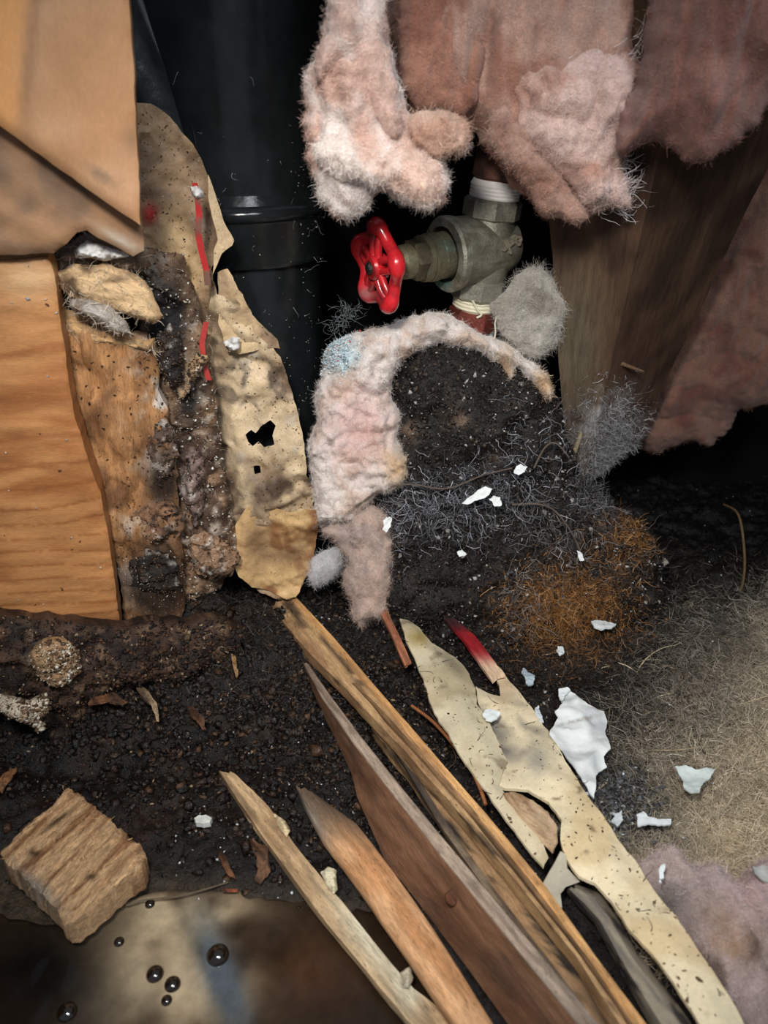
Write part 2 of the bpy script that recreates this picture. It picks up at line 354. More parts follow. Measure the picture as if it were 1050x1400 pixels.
def loft(name, secs, m, col, nl=60, ns=4, amp=.0006, seed=1, parent=None, jag=(0, 0), round_=0, sharp=35, f=120):
    """secs: list of equal-length closed cross sections of world points, near to far along the piece"""
    Sx = np.array(secs, float); K = Sx.shape[1]; cen = Sx.mean(1); seg = np.r_[0, np.cumsum(np.linalg.norm(np.diff(cen, axis=0), axis=1))]
    tt = np.linspace(0, seg[-1], nl + 1)
    rows = np.stack([np.stack([np.interp(tt, seg, Sx[:, k, c]) for c in range(3)], 1) for k in range(K)], 1)
    per = []
    for k in range(K):
        a, b = rows[:, k], rows[:, (k + 1) % K]
        for j in range(ns): per.append(a + (b - a) * j / ns)
    R = np.stack(per, 1); nk = R.shape[1]
    if round_:
        c = R.mean(1, keepdims=True)
        for _ in range(round_): R = (np.roll(R, 1, 1) + 2 * R + np.roll(R, -1, 1)) / 4
    ax = cen[-1] - cen[0]; ax /= np.linalg.norm(ax); c = R.mean(1, keepdims=True)
    out = R - c; out /= np.linalg.norm(out, axis=2)[..., None] + 1e-9
    flat_ = R.reshape(-1, 3); st = flat_ - (flat_ @ ax)[:, None] * ax * .82
    R = R + out * (fbm(st, f, 3, seed) * amp).reshape(R.shape[0], nk, 1)
    if jag[0]: q = fbm(R[0], 260, 3, seed + 4) * jag[0]; w = np.exp(-np.arange(nl + 1) / 2.5); R = R + w[:, None, None] * q[None, :, None] * ax
    if jag[1]: q = fbm(R[-1], 260, 3, seed + 5) * jag[1]; w = np.exp(-np.arange(nl + 1)[::-1] / 2.5); R = R + w[:, None, None] * q[None, :, None] * ax
    V = R.reshape(-1, 3); F = []
    for i in range(nl):
        for j in range(nk): a, b = i * nk + j, i * nk + (j + 1) % nk; F.append((a, b, b + nk, a + nk))
    V = np.concatenate([V, R[0].mean(0)[None], R[-1].mean(0)[None]]); n0 = len(V) - 2; e = nl * nk
    F += [(n0, (j + 1) % nk, j) for j in range(nk)] + [(n0 + 1, e + j, e + (j + 1) % nk) for j in range(nk)]
    zx = ax; v = Sx[:, 1 % K].mean(0) - Sx[:, 0].mean(0); v -= (v @ ax) * ax; v /= np.linalg.norm(v) + 1e-9
    ob = make(name, V, F, m, col, parent, (cen[0], np.stack([zx, v, np.cross(zx, v)], 1)), True, sharp)
    A = V[:-2]; T = np.array([t for q in F[:nl * nk] for t in ((q[0], q[1], q[2]), (q[0], q[2], q[3]))]); GEO[ob.name] = (A, T)
    # make sure normals look outward
    cc = V.mean(0); me = ob.data
    import bmesh
    bm = bmesh.new(); bm.from_mesh(me); bmesh.ops.recalc_face_normals(bm, faces=bm.faces); bm.to_mesh(me); bm.free()
    n_ = np.cross(A[T[:, 1]] - A[T[:, 0]], A[T[:, 2]] - A[T[:, 0]]); ctr = A[T].mean(1); rc = np.repeat(R.mean(1), nk, 0)[T[:, 0]]
    if ((ctr - rc) * n_).sum() < 0: GEO[ob.name] = (A, T[:, ::-1])
    return ob
def sec3(lb, lt, rt):
    """cross section from three (px, py, height) marks: bottom-left, top-left, top-right; the fourth corner closes the parallelogram"""
    a, b, c = Fp(*lb), Fp(*lt), Fp(*rt); return [a, b, c, c + (a - b)]
def secf(lt, rt, t, skew=0):
    b, c = Fp(*lt), Fp(*rt); d = np.array([skew, 0, -t]); return [b + d, b, c, c + d]

def frame_of(ax):
    ax = ax / np.linalg.norm(ax); a = np.array([0, 0, 1.0]) if abs(ax[2]) < .9 else np.array([1.0, 0, 0])
    b = np.cross(a, ax); b /= np.linalg.norm(b); return ax, b, np.cross(ax, b)
def lathe(name, o, ax, prof, m, col, n=48, parent=None, sharp=30, dent=0, seed=1, rot=0):
    ax, b, c = frame_of(np.asarray(ax, float)); th = np.linspace(0, 2 * math.pi, n, endpoint=False) + rot
    V, F = [], []
    for t, r in prof:
        V.append(o + ax * t + r * (np.cos(th)[:, None] * b + np.sin(th)[:, None] * c))
    V = np.concatenate(V)
    if dent: V = V + fbm(V, 160, 3, seed)[:, None] * dent
    for i in range(len(prof) - 1):
        for j in range(n): F.append((i * n + j, i * n + (j + 1) % n, (i + 1) * n + (j + 1) % n, (i + 1) * n + j))
    V = np.concatenate([V, [o + ax * prof[0][0]], [o + ax * prof[-1][0]]]); k = len(V) - 2; e = (len(prof) - 1) * n
    F += [(k, (j + 1) % n, j) for j in range(n)] + [(k + 1, e + j, e + (j + 1) % n) for j in range(n)]
    return make(name, V, F, m, col, parent, (o, np.stack([ax, b, c], 1)), True, sharp)
def pipe(name, pts, r, m, col, n=24, parent=None, sub=6, closed=False, flatz=1.0):
    P = np.array(pts, float); N = len(P)
    def cr(t):
        i = int(math.floor(t)); f = t - i
        g = (lambda q: P[q % N]) if closed else (lambda q: P[min(max(q, 0), N - 1)])
        p0, p1, p2, p3 = g(i - 1), g(i), g(i + 1), g(i + 2)
        return .5 * ((2 * p1) + (-p0 + p2) * f + (2 * p0 - 5 * p1 + 4 * p2 - p3) * f * f + (-p0 + 3 * p1 - 3 * p2 + p3) * f ** 3)
    K = (N if closed else N - 1) * sub; Q = np.array([cr(i / sub) for i in range(K + (0 if closed else 1))])
    rr = np.interp(np.arange(len(Q)) / sub, range(N + (1 if closed else 0)), (list(r) + [r[0]] if closed else r) if np.ndim(r) else [r] * (N + (1 if closed else 0)))
    t = (np.roll(Q, -1, 0) - np.roll(Q, 1, 0)) if closed else np.gradient(Q, axis=0); t /= np.linalg.norm(t, axis=1)[:, None]
    b = np.cross(t[0], [0.3, .9, .2]); b /= np.linalg.norm(b); V = []
    for i in range(len(Q)):
        b = b - (b @ t[i]) * t[i]; b /= np.linalg.norm(b); c = np.cross(t[i], b)
        V += [Q[i] + rr[i] * (math.cos(a) * b + math.sin(a) * c) for a in np.linspace(0, 2 * math.pi, n, endpoint=False)]
    F = []; L = len(Q)
    for i in range(L if closed else L - 1):
        for j in range(n): F.append((i * n + j, i * n + (j + 1) % n, ((i + 1) % L) * n + (j + 1) % n, ((i + 1) % L) * n + j))
    if not closed: F += [tuple(range(n))[::-1], tuple((L - 1) * n + j for j in range(n))]
    return make(name, V, F, m, col, parent, None, True, 50)

# ------------------------------------------------------------------ ground
def Hf(x, y):
    x = np.atleast_1d(x); y = np.atleast_1d(y); P = np.stack([x, y, np.zeros_like(x)], 1); px, py = proj(P)
    pool = np.clip(sst(px + (py - 1150) * .35, 700, 560) * sst(py - px * .12, 1130, 1215), 0, 1)
    rough = .0045 + .006 * bl(px, py, 200, 950, 260, 110) + .003 * bl(px, py, 640, 780, 200, 90)
    h = fbm(P, 22, 3, 3) * rough * 1.3 + fbm(P, 95, 3, 9) * rough * .8 + ridge(P, 160, 2, 4) * .0015
    h = h * (1 - pool * .8) - pool * .008
    h = h + .030 * bl(px, py, 250, 880, 190, 75) + .012 * bl(px, py, 60, 900, 120, 50) + .010 * bl(px, py, 960, 900, 160, 200)
    h = h - .018 * bl(px, py, 110, 1030, 160, 40)
    return h
def ground_col(px, py, P):
    n = fbm(P, 45, 4, 21); n2 = fbm(P, 160, 3, 31)
    c = np.tile(np.array([20, 17, 15.]), (len(px), 1))
    c = mix(c, [36, 24, 17], np.clip(sst(n, 0, .5) * .8 * sst(px, 520, 350), 0, 1))
    c = mix(c, [70, 54, 40], sst(n2 + n * .5, .5, .9) * sst(px, 480, 300) * sst(py, 1010, 930) * .8)
    tan = sst(px * .9 + py * .55 + n * 60, 1250, 1430) * sst(px, 700, 820) * sst(py + n * 30, 760, 900)
    c = mix(c, [128, 114, 94], tan)
    c = mix(c, [45, 44, 44], np.clip(1.3 * bl(px, py, 850, 1110, 50, 50) , 0, 1))
    c = mix(c, [84, 54, 32], np.clip(bl(px, py, 770, 830, 75, 60) * 1.4 * sst(n, -.5, .3), 0, 1))
    c = mix(c, [12, 11, 11], sst(py, 760, 690) * sst(px, 860, 900))  # shade of the right-hand hollow painted into the soil colour
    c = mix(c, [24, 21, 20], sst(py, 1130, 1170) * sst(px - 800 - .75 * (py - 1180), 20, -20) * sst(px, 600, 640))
    pool = sst(px + (py - 1150) * .35, 700, 560) * sst(py - px * .12, 1130, 1215)
    c = mix(c, [70, 58, 42], pool * .8)
    return c
nx, ny = 540, 440
gx = np.linspace(-.55, .70, nx); gy = np.linspace(.04, 1.1, ny); X, Y = np.meshgrid(gx, gy)
Z = Hf(X.ravel(), Y.ravel()); V = np.stack([X.ravel(), Y.ravel(), Z], 1)
i = (np.arange(ny - 1)[:, None] * nx + np.arange(nx - 1)[None]).ravel(); F = np.stack([i, i + 1, i + 1 + nx, i + nx], 1)
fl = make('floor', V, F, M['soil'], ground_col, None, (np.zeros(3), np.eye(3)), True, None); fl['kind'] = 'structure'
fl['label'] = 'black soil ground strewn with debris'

def wall(name, a, b, z0, z1, t=.02, col=(16, 15, 15)):
    a, b = np.array([*a, 0.]), np.array([*b, 0.]); u = b - a; L = np.linalg.norm(u); u /= L; n = np.array([-u[1], u[0], 0.])
    nu, nz = 60, 30; rows = []
    for s in (0, t):
        for k in range(nz + 1):
            for q in range(nu + 1):
                rows.append(a + u * L * q / nu + n * s + np.array([0, 0, z0 + (z1 - z0) * k / nz]))
    V = np.array(rows); Np = (nu + 1) * (nz + 1); V[:Np] += n * (fbm(V[:Np], 9, 3, 5)[:, None] * .008)
    F = []
    for k in range(nz):
        for q in range(nu):
            i = k * (nu + 1) + q; F.append((i, i + 1, i + nu + 2, i + nu + 1)); i += Np; F.append((i + nu + 1, i + nu + 2, i + 1, i))
    rim = [q for q in range(nu + 1)] + [k * (nu + 1) + nu for k in range(1, nz + 1)] + [nz * (nu + 1) + q for q in range(nu - 1, -1, -1)] + [k * (nu + 1) for k in range(nz - 1, 0, -1)]
    for q in range(len(rim)): r0, r1 = rim[q], rim[(q + 1) % len(rim)]; F.append((r1, r0, r0 + Np, r1 + Np))
    o = make(name, V, F, M['void'], col); o['kind'] = 'structure'; return o
wall('wall_back', (-.5, .80), (.75, .80), -.03, .75)
wall('wall_left', (-.5, .05), (-.5, .80), -.03, .75, -.02)
wall('wall_right', (.60, .80), (.60, .05), -.03, .75, -.02)

# ------------------------------------------------------------------ black drain pipe
PX, PY = Vp(338, 330, .645)[0], .645
pr = empty('drain_pipe', (PX, PY, 0), 'glossy black plastic drain pipe standing upright behind the torn tan paper', 'pipe')
PB = (28, 31, 32)
def zt(y): return Vp(370, y, .60)[2]
z_rim, z_low = zt(288), zt(362)
Zv = np.array([0, 0, 1.0]); base = np.array([PX, PY, 0.])
lathe('lower_pipe', base, Zv, [(-.01, .0575), (z_low + .01, .0575)], M['abs'], PB, 96, pr)
lathe('hub', base, Zv, [(z_low - .002, .059), (z_low, .0635), (z_low + .003, .0645), (z_rim - .008, .0645)] + [(z_rim - .001 + .006 * math.sin(a), .0625 + .006 * math.cos(a)) for a in np.linspace(-1.1, 1.5, 12)] + [(z_rim + .012, .0600)], M['abs'], PB, 96, pr)
lathe('upper_pipe', base, Zv, [(z_rim + .005, .0600), (.36, .0605), (.42, .063), (.48, .070), (.60, .072)], M['abs'], PB, 96, pr)
pipe('branch', [base + [-.02, 0, .30], base + [-.05, -.005, .37], base + [-.085, -.012, .45], base + [-.12, -.02, .60]], .055, M['abs'], PB, 48, pr, 8)
pipe('seam', [base + [.0605 * math.cos(a), .0605 * math.sin(a), z] for a, z in [(-1.9, z_rim + .012), (-1.88, .35), (-1.95, .40), (-2.1, .46)]], .0012, M['abs'], PB, 8, pr)
rs = RS(5); n = 300; px, py = rs.uniform(230, 445, n), rs.uniform(60, 560, n); px[:170] = np.clip(rs.normal(424, 14, 170), 330, 446)
P = []
for a, b in zip(px, py):
    r = ray(a, b); R = .0575 if b > 362 else (.0650 if b > 284 else .0608)
    A_ = r[0] ** 2 + r[1] ** 2; B_ = -2 * (r[0] * PX + r[1] * PY); C_ = PX ** 2 + PY ** 2 - R * R; D_ = B_ * B_ - 4 * A_ * C_
    if D_ > 0: P.append(CP + r * ((-B_ - math.sqrt(D_)) / 2 / A_))
P = np.array(P)
chips('lint', P, rs.uniform(.0002, .0012, len(P)) * rs.uniform(.4, 1, len(P)), np.tile([190, 190, 184.], (len(P), 1)), 3, M['lint'], pr)
idx = rs.choice(len(P), 60)
o = tubes('lint_threads', walk(P[idx], np.tile([0., -.15, -.7], (60, 1)) + rs.normal(0, .5, (60, 3)), rs.uniform(.004, .015, 60), 5, .5, 8), np.full(60, .00018), M['lint'], (150, 155, 155), pr); o['kind'] = 'stuff'

# ------------------------------------------------------------------ stop valve and its pipes
vt, vb = Vp(684, 180, .60), Vp(640, 445, .60); vax = vt - vb; vax /= np.linalg.norm(vax)
vc = Vp(664, 338, .60); hub = Vp(516, 365, .553); ha = hub - vc; HL = np.linalg.norm(ha); ha /= HL
BZ = (140, 136, 122); BD = (88, 80, 62)
def bz(px, py, P):
    n = fbm(P, 120, 3, 4); c = np.tile(np.array(BZ, float), (len(px), 1)); c = mix(c, [98, 92, 76], sst(n, 0, .6) * .8)
    return mix(c, [92, 140, 132], sst(fbm(P, 90, 3, 14) * .5 + bl(px, py, 607, 385, 14, 14), .5, .9) * .8)
va = empty('stop_valve', vb, 'bronze stop valve with red handwheel below the pink wool', 'valve')
lathe('body', vc, ha, [(-.026, .004), (-.025, .012), (-.020, .019), (-.010, .0225), (.004, .0235), (.018, .0245), (.029, .0255), (.031, .0268), (.036, .0270), (.038, .0255), (.0385, .020), (.030, .0195), (.0295, .012)], M['bronze'], bz, 64, va, dent=.0003)
lathe('neck', vc, vax, [(-.027, .0165), (-.022, .019), (-.012, .0205), (0, .021), (.012, .0205), (.020, .0185), (.027, .0165)], M['bronze'], bz, 48, va, dent=.0003)
lathe('collar', vc, vax, [(.020, .018), (.022, .0215), (.033, .0215), (.035, .0195)], M['bronze'], BZ, 8, va, 20)
lathe('collar', vc, vax, [(-.038, .0195), (-.036, .0215), (-.024, .0215), (-.021, .018)], M['bronze'], BZ, 8, va, 20)
lathe('bonnet', vc, ha, [(.028, .0165), (.044, .0165), (.0455, .0155), (.046, .0170), (.052, .0170), (.053, .0155), (.054, .0165), (.058, .0165), (.059, .0125), (.074, .0118), (.076, .0095)], M['bronze'], lambda x, y, P: mix(np.tile(np.array([120, 112, 88.]), (len(x), 1)), [96, 138, 130], sst(fbm(P, 130, 3, 8), .5, .9) * .6), 40, va, dent=.0003)
lathe('packing_nut', vc, ha, [(.0555, .013), (.056, .0150), (.066, .0150), (.067, .0135)], M['bronze'], BD, 6, va, 20)
lathe('stem', vc, ha, [(.07, .0045), (HL + .007, .0042), (HL + .008, .003)], M['steel'], (70, 66, 58), 20, va)
# handwheel: five-lobed rim on slotted spokes
A_, B_, C_ = frame_of(ha); vup = vax - (vax @ A_) * A_; vup /= np.linalg.norm(vup); vri = np.cross(A_, vup)
def hw(r, a, t=0): return hub + A_ * t + r * (math.cos(a) * vup + math.sin(a) * vri)
RED = (205, 36, 44)
redc = lambda x, y, P: mix(mix(np.tile(np.array(RED, float), (len(x), 1)), [120, 30, 32], sst(fbm(P, 110, 3, 2), .1, .6) * .7), [150, 120, 115], bl(x, y, 500, 402, 14, 10) * .8)
rim = [hw(.0248 + .0030 * math.cos(5 * a), a, -.001 + .0012 * math.cos(5 * a)) for a in np.linspace(0, 2 * math.pi, 40, endpoint=False)]
wheel = pipe('handwheel', rim, [.0044 + .0017 * max(0, math.cos(5 * a)) for a in np.linspace(0, 2 * math.pi, 40, endpoint=False)], M['red'], redc, 16, va, 3, True)
lathe('wheel_hub', hub, A_, [(-.006, .0075), (-.005, .0088), (.004, .0088), (.006, .0075), (.0065, .0050), (.004, .0040)], M['red'], redc, 24, wheel)
for k in range(5):
    a = 2 * math.pi * k / 5
    for s in (-1, 1): pipe('spoke', [hw(.007, a + s * .45, .001), hw(.016, a + s * .24, .001), hw(.0235, a + s * .12, -.001)], [.0030, .0026, .0030], M['red'], redc, 10, wheel, 4)
lathe('wheel_nut', hub, A_, [(.003, .0042), (.0075, .0042), (.0085, .0032)], M['steel'], (45, 42, 40), 6, wheel, 20)
# raised casting marks on the body
nrm = CP - vc; nrm -= (nrm @ ha) * ha; nrm /= np.linalg.norm(nrm); yr = np.cross(nrm, -ha); yr = yr if yr[2] > 0 else -yr
for s_, t_, v_, sz in (('X', -.002, -.003, .011), ('83', -.0115, .0005, .009)):
    cu = bpy.data.curves.new('casting_mark', 'FONT'); cu.body = s_; cu.size = sz; cu.extrude = .0022; cu.align_x = 'CENTER'; cu.align_y = 'CENTER'; cu.offset = .0003
    tmp = bpy.data.objects.new('tmp', cu); COLL.objects.link(tmp); bpy.context.view_layer.update()
    me = bpy.data.meshes.new_from_object(tmp); bpy.data.objects.remove(tmp)
    q = np.array([v.co[:] for v in me.vertices]); Fq = [tuple(p.vertices) for p in me.polygons]
    rr_ = .0238 if t_ > -.006 else .0218
    th = -.42; q2 = np.stack([q[:, 0] * math.cos(th) - q[:, 1] * math.sin(th), q[:, 0] * math.sin(th) + q[:, 1] * math.cos(th), q[:, 2]], 1); q2[:, 1] = -(-q2[:, 1])
    Vq = vc - ha * (-t_) * 1.0 + nrm * rr_ + yr * v_ + (-ha) * q2[:, :1] * 1.0 + yr * q2[:, 1:2] + nrm * (q2[:, 2:3] - .18 * np.abs(v_ + q2[:, 1:2]))
    make('casting_mark', Vq, Fq, M['bronze'], (168, 160, 138), va, smooth=False)
up_ = empty('supply_pipe', vc + vax * .03, 'brown copper pipe rising out of the top of the valve', 'pipe')
CU = lambda x, y, P: mix(np.tile(np.array([98, 62, 44.]), (len(x), 1)), [52, 38, 32], sst(fbm(P, 60, 3, 3), 0, .5))
lathe('tube', vc, vax, [(.03, .0160), (.14, .0160), (.17, .0160)], M['copper'], CU, 40, up_)
lathe('coupling', vc, vax, [(.048, .0165), (.049, .0182), (.066, .0182), (.068, .0198), (.072, .0198), (.0735, .0182), (.092, .0182), (.093, .0165)], M['copper'], CU, 40, up_)
lathe('thread_tape', vc, vax, [(.034, .0170)] + [(.035 + .0012 * k, .0180 + .0005 * (k % 2)) for k in range(9)] + [(.047, .0168)], M['tape'], (236, 230, 224), 40, up_, dent=.0002)
lp = empty('riser_fitting', vb - vax * .02, 'rust-brown hex fitting with blue-green crust under the valve', 'fitting')
lathe('thread_tape', vc, vax, [(-.037, .0165)] + [(-.038 - .0013 * k, .0178 + .0006 * (k % 2)) for k in range(6)] + [(-.047, .0160)], M['tape'], (214, 206, 178), 40, lp, dent=.0004)
lathe('hex_nut', vc, vax, [(-.0635, .0175), (-.061, .0205), (-.048, .0205), (-.046, .0180)], M['steel'], (112, 54, 44), 6, lp, 20, rot=.3)
lathe('crusted_pipe', vc, vax, [(-.078, .014), (-.076, .0165), (-.072, .0185), (-.062, .0180)], M['steel'], lambda x, y, P: mix(np.tile(np.array([70, 52, 44.]), (len(x), 1)), [88, 142, 150], sst(fbm(P, 110, 3, 7), -.1, .3)), 32, lp, dent=.0012)
pa = [vc - vax * .045 + (CP - vc) / np.linalg.norm(CP - vc) * .019 + RT * dx * .0547 * .01 - vax * dy * .00055 for dx, dy in [(28, -4), (32, 6), (31, 20), (34, 34), (33, 48), (28, 54)]]
pipe('tape_strand', pa, .0007, M['tape'], (205, 200, 180), 8, lp, 5)
pa = [vc - vax * .041 + (CP - vc) / np.linalg.norm(CP - vc) * .0195 + RT * dx * .00055 - vax * dy * .00055 for dx, dy in [(-6, -4), (0, 4), (4, 10), (10, 16), (4, 20)]]
pipe('tape_strand', pa, .0009, M['tape'], (205, 200, 175), 8, lp, 5)

# ------------------------------------------------------------------ glass wool
def woolcol(base, hot, dirt, dk=(84, 64, 52)):
    def g(x, y, P):
        n = fbm(P, 40, 4, 17); c = np.tile(np.array(base, float), (len(x), 1)); c = mix(c, hot, sst(n, -.2, .5))
        return mix(c, dk, sst(fbm(P, 70, 4, 27), .45, .9) * dirt * .6)
    return g
def wool(name, pl, pts, T, R, label, cols, seed, nf, Lf=.0042, step=.0019, group=None, amp=.006, rid=.007, f=38, st=(1, 1, .45), bt=.02, cat='insulation', bil=.012, jag=.0024, rad=.00007, fcol=None, down=None, mask=None):
    o = slab(name, pl, pts, min(step, .0019), M['wool'], cols, top=pillow(T, R, amp * .6, f, seed, .6, rid * .6, st, bil), bot=negp(bt, R), jag=jag, seed=seed, sm=2, sharp=None)
    tag(o, label, cat, group)
    if nf: fuzz(o, int(nf * 1.8), Lf * 1.2, rad, fcol or (lambda x, y, P: cols(x, y, P) * 1.04), seed + 3, lay=.93, curl=.20, down=down, mask=mask)
    return o
wool('wool_tuft', vplane(400, .505, 640, .500), [(448, -260), (452, 0), (440, 45), (420, 100), (413, 170), (420, 205), (428, 245), (440, 275), (455, 293), (470, 300), (490, 292), (505, 285), (512, 268), (520, 260), (535, 272), (556, 280), (576, 284), (592, 290), (608, 276), (613, 250), (610, 215), (630, 210), (639, 203), (635, 172), (612, 152), (584, 154), (570, 166), (560, 160), (548, 125), (532, 60), (526, 0), (520, -260)],
     .030, .030, 'pale pink wool tuft hanging in front of the black pipe above the handwheel', woolcol((240, 226, 218), (216, 178, 160), .35), 5, 16000, amp=.008, rid=.012, f=34, st=(1, 1, .6))
wool('wool_batt', vplane(500, .555, 900, .53), [(480, -280), (520, 0), (528, 60), (540, 125), (565, 160), (610, 165), (640, 172), (655, 196), (682, 226), (704, 254), (722, 272), (736, 290), (748, 294), (765, 292), (782, 306), (800, 303), (812, 290), (840, 282), (866, 286), (858, 250), (856, 215), (846, 190), (852, 160), (878, 110), (896, 70), (893, 0), (930, -280)],
     .035, .045, 'thick pink wool batt hanging in folds over the pipe of the valve', woolcol((190, 152, 134), (160, 112, 92), .35), 8, 16000, amp=.012, rid=.026, st=(1, 1, .28), f=24)
wool('wool_batt', vplane(850, .480, 1060, .455), [(900, -280), (885, 0), (880, 80), (850, 160), (843, 205), (858, 210), (890, 196), (905, 196), (935, 220), (948, 224), (975, 218), (1010, 196), (1035, 170), (1062, 120), (1150, 80), (1240, -280)],
     .035, .05, 'pink wool batt in the top right corner, its shade painted in red-brown', woolcol((142, 98, 84), (112, 72, 60), .3), 11, 7000, rid=.020, st=(1, 1, .3), f=26)  # darker wool colour carries the shading of this corner
wool('wool_batt', vplane(850, .70, 1060, .64), [(1120, 150), (1020, 230), (970, 320), (925, 390), (885, 470), (860, 540), (846, 590), (872, 612), (905, 618), (940, 600), (975, 610), (1000, 585), (1010, 560), (1050, 552), (1120, 545)],
     .03, .05, 'brownish pink wool batt low behind the leaning dark stud', woolcol((128, 92, 76), (104, 64, 52), .5), 14, 7000, f=24, rid=.01)

def lobe(parent, pl, pts, T, R, cols, seed, nf, bil=.010, f=46, st=(1, 1, .6)):
    o = slab('wool_fold', pl, pts, .0019, M['wool'], cols, top=pillow(T, R, .003, f, seed, .6, .004, st, bil), bot=negp(.012, R), jag=.0020, seed=seed, sm=2, sharp=None, parent=parent)
    P, Nn = pick(o.name, nf, seed + 1); rs = RS(seed); D = rs.normal(0, 1, P.shape); D -= (D * Nn).sum(1)[:, None] * Nn; D += Nn * np.abs(rs.normal(0, .12, (nf, 1)))
    f_ = ribbons('fibres', walk(P, D, .005 * rs.uniform(.4, 1.4, nf), 4, .2, seed + 2), .00007 * rs.uniform(.6, 1.5, nf), M['fibre'], np.clip(cols(*proj(P), P) * 1.04 + rs.normal(0, 14, (nf, 1)), 2, 255), o, seed=seed); f_['kind'] = 'stuff'
    return o
tuft, batt = bpy.data.objects['wool_tuft'], bpy.data.objects['wool_batt']
lobe(tuft, vplane(400, .482, 640, .478), [(560, 158), (585, 152), (612, 150), (632, 164), (640, 178), (640, 204), (628, 212), (612, 208), (604, 220), (588, 214), (572, 200), (560, 184)], .012, .014, woolcol((214, 184, 164), (190, 150, 128), .5), 201, 2500)
lobe(tuft, vplane(400, .478, 640, .474), [(428, 196), (450, 180), (480, 186), (510, 200), (540, 196), (570, 206), (604, 222), (614, 246), (608, 272), (592, 288), (570, 280), (545, 270), (524, 258), (508, 256), (490, 240), (470, 246), (450, 236), (432, 222)], .012, .018, woolcol((238, 222, 212), (222, 190, 172), .4), 203, 5000)
lobe(tuft, vplane(400, .480, 640, .476), [(448, -240), (490, -240), (520, -240), (524, 0), (528, 60), (540, 110), (552, 160), (548, 190), (528, 186), (510, 150), (494, 110), (470, 90), (440, 110), (424, 120), (436, 70), (452, 20)], .012, .016, woolcol((234, 214, 204), (214, 180, 164), .3), 205, 5000, st=(1, 1, .35))
lobe(batt, vplane(500, .522, 900, .500), [(700, 110), (740, 80), (790, 70), (840, 60), (880, 84), (876, 130), (856, 170), (852, 220), (862, 270), (866, 286), (840, 284), (812, 290), (790, 270), (760, 240), (730, 210), (706, 170)], .018, .026, woolcol((214, 184, 172), (184, 140, 122), .4), 207, 7000, .014, 40)
lobe(batt, vplane(500, .520, 900, .505), [(540, -250), (600, -250), (640, -250), (650, 20), (660, 90), (652, 140), (630, 160), (600, 150), (570, 152), (552, 120), (546, 50)], .012, .02, woolcol((172, 122, 100), (146, 96, 76), .3), 209, 4000, st=(1, 1, .3))
lobe(batt, vplane(500, .520, 900, .498), [(668, 150), (692, 140), (720, 170), (750, 220), (790, 264), (806, 300), (782, 306), (765, 292), (748, 294), (738, 288), (722, 262), (704, 238), (684, 212), (664, 186)], .012, .018, woolcol((178, 140, 122), (152, 112, 94), .4), 211, 4000)
P, Nn = pick('wool_batt', 420, 91, lambda x, y: np.clip(bl(x, y, 872, 80, 16, 30) + .7 * bl(x, y, 850, 250, 20, 30) + .4 * bl(x, y, 800, 160, 40, 50), 0, 1) + 1e-8); rs = RS(91)
f_ = ribbons('wisps', walk(P + Nn * .004, Nn * .5 + np.array([.6, -.2, .2]) + rs.normal(0, .35, P.shape), rs.uniform(.006, .018, 420), 8, .28, 92, pull=np.array([.05, 0, .12])), np.full(420, .00016), M['fibre'], (232, 222, 218) + rs.normal(0, 8, (420, 1)) * np.ones(3), batt, seed=5); f_['kind'] = 'stuff'

# ------------------------------------------------------------------ leaning stud on the right
def studcol(x, y, P):
    n = fbm(P * [1, 1, .25], 60, 3, 5); c = np.tile(np.array([88, 66, 50.]), (len(x), 1)); c = mix(c, [60, 43, 33], sst(n, -.2, .5))
    c = mix(c, [120, 112, 92], bl(x, y, 785, 470, 45, 110) * .75); c = mix(c, [70, 44, 36], bl(x, y, 860, 500, 30, 60) * .6)
    return mix(c, [165, 162, 160], np.clip(bl(x, y, 835, 600, 44, 62) * 1.5, 0, 1) * sst(fbm(P, 70, 4, 3), -.6, .4))
b0, b1, b2 = Vp(776, 655, .615), Vp(798, 658, .605), Vp(868, 612, .645); t0, t1, t2 = Vp(706, -300, .548), Vp(1020, -300, .455), Vp(1300, -300, .54)
bk = np.array([.01, .05, 0])
sd = loft('leaning_stud', [[b0, b1, b2, b2 + bk, b0 + bk], [t0, t1, t2, t2 + bk, t0 + bk]], M['dark_stud'], studcol, 90, 8, .0012, 6, jag=(.012, 0))
tag(sd, 'dark brown timber stud leaning at the right with grey mould at its foot', 'stud')
fuzz(sd, 9000, .008, .00016, (150, 148, 148), 31, 'mould', mask=lambda x, y: np.clip(bl(x, y, 835, 620, 34, 55), 0, 1) + .00001, lay=.7, curl=.6, m=M['root'])
o = pipe('peeling_edge', [Vp(*q) for q in [(800, 570, .598), (792, 600, .596), (780, 632, .596), (774, 655, .595), (782, 672, .592), (800, 680, .588), (812, 690, .585)]], [.0015, .002, .0024, .0022, .0018, .0014, .001], M['paper'], (150, 136, 110), 10, None, 6)
tag(o, 'thin cream strip curling off the foot of the leaning stud', 'strip')
o = pipe('splinter', [Vp(*q) for q in [(833, 488, .585), (850, 497, .572), (880, 508, .578)]], [.001, .0018, .0006], M['rot'], (120, 92, 70), 8, None, 5)
tag(o, 'small splinter sticking out of the leaning stud', 'splinter')

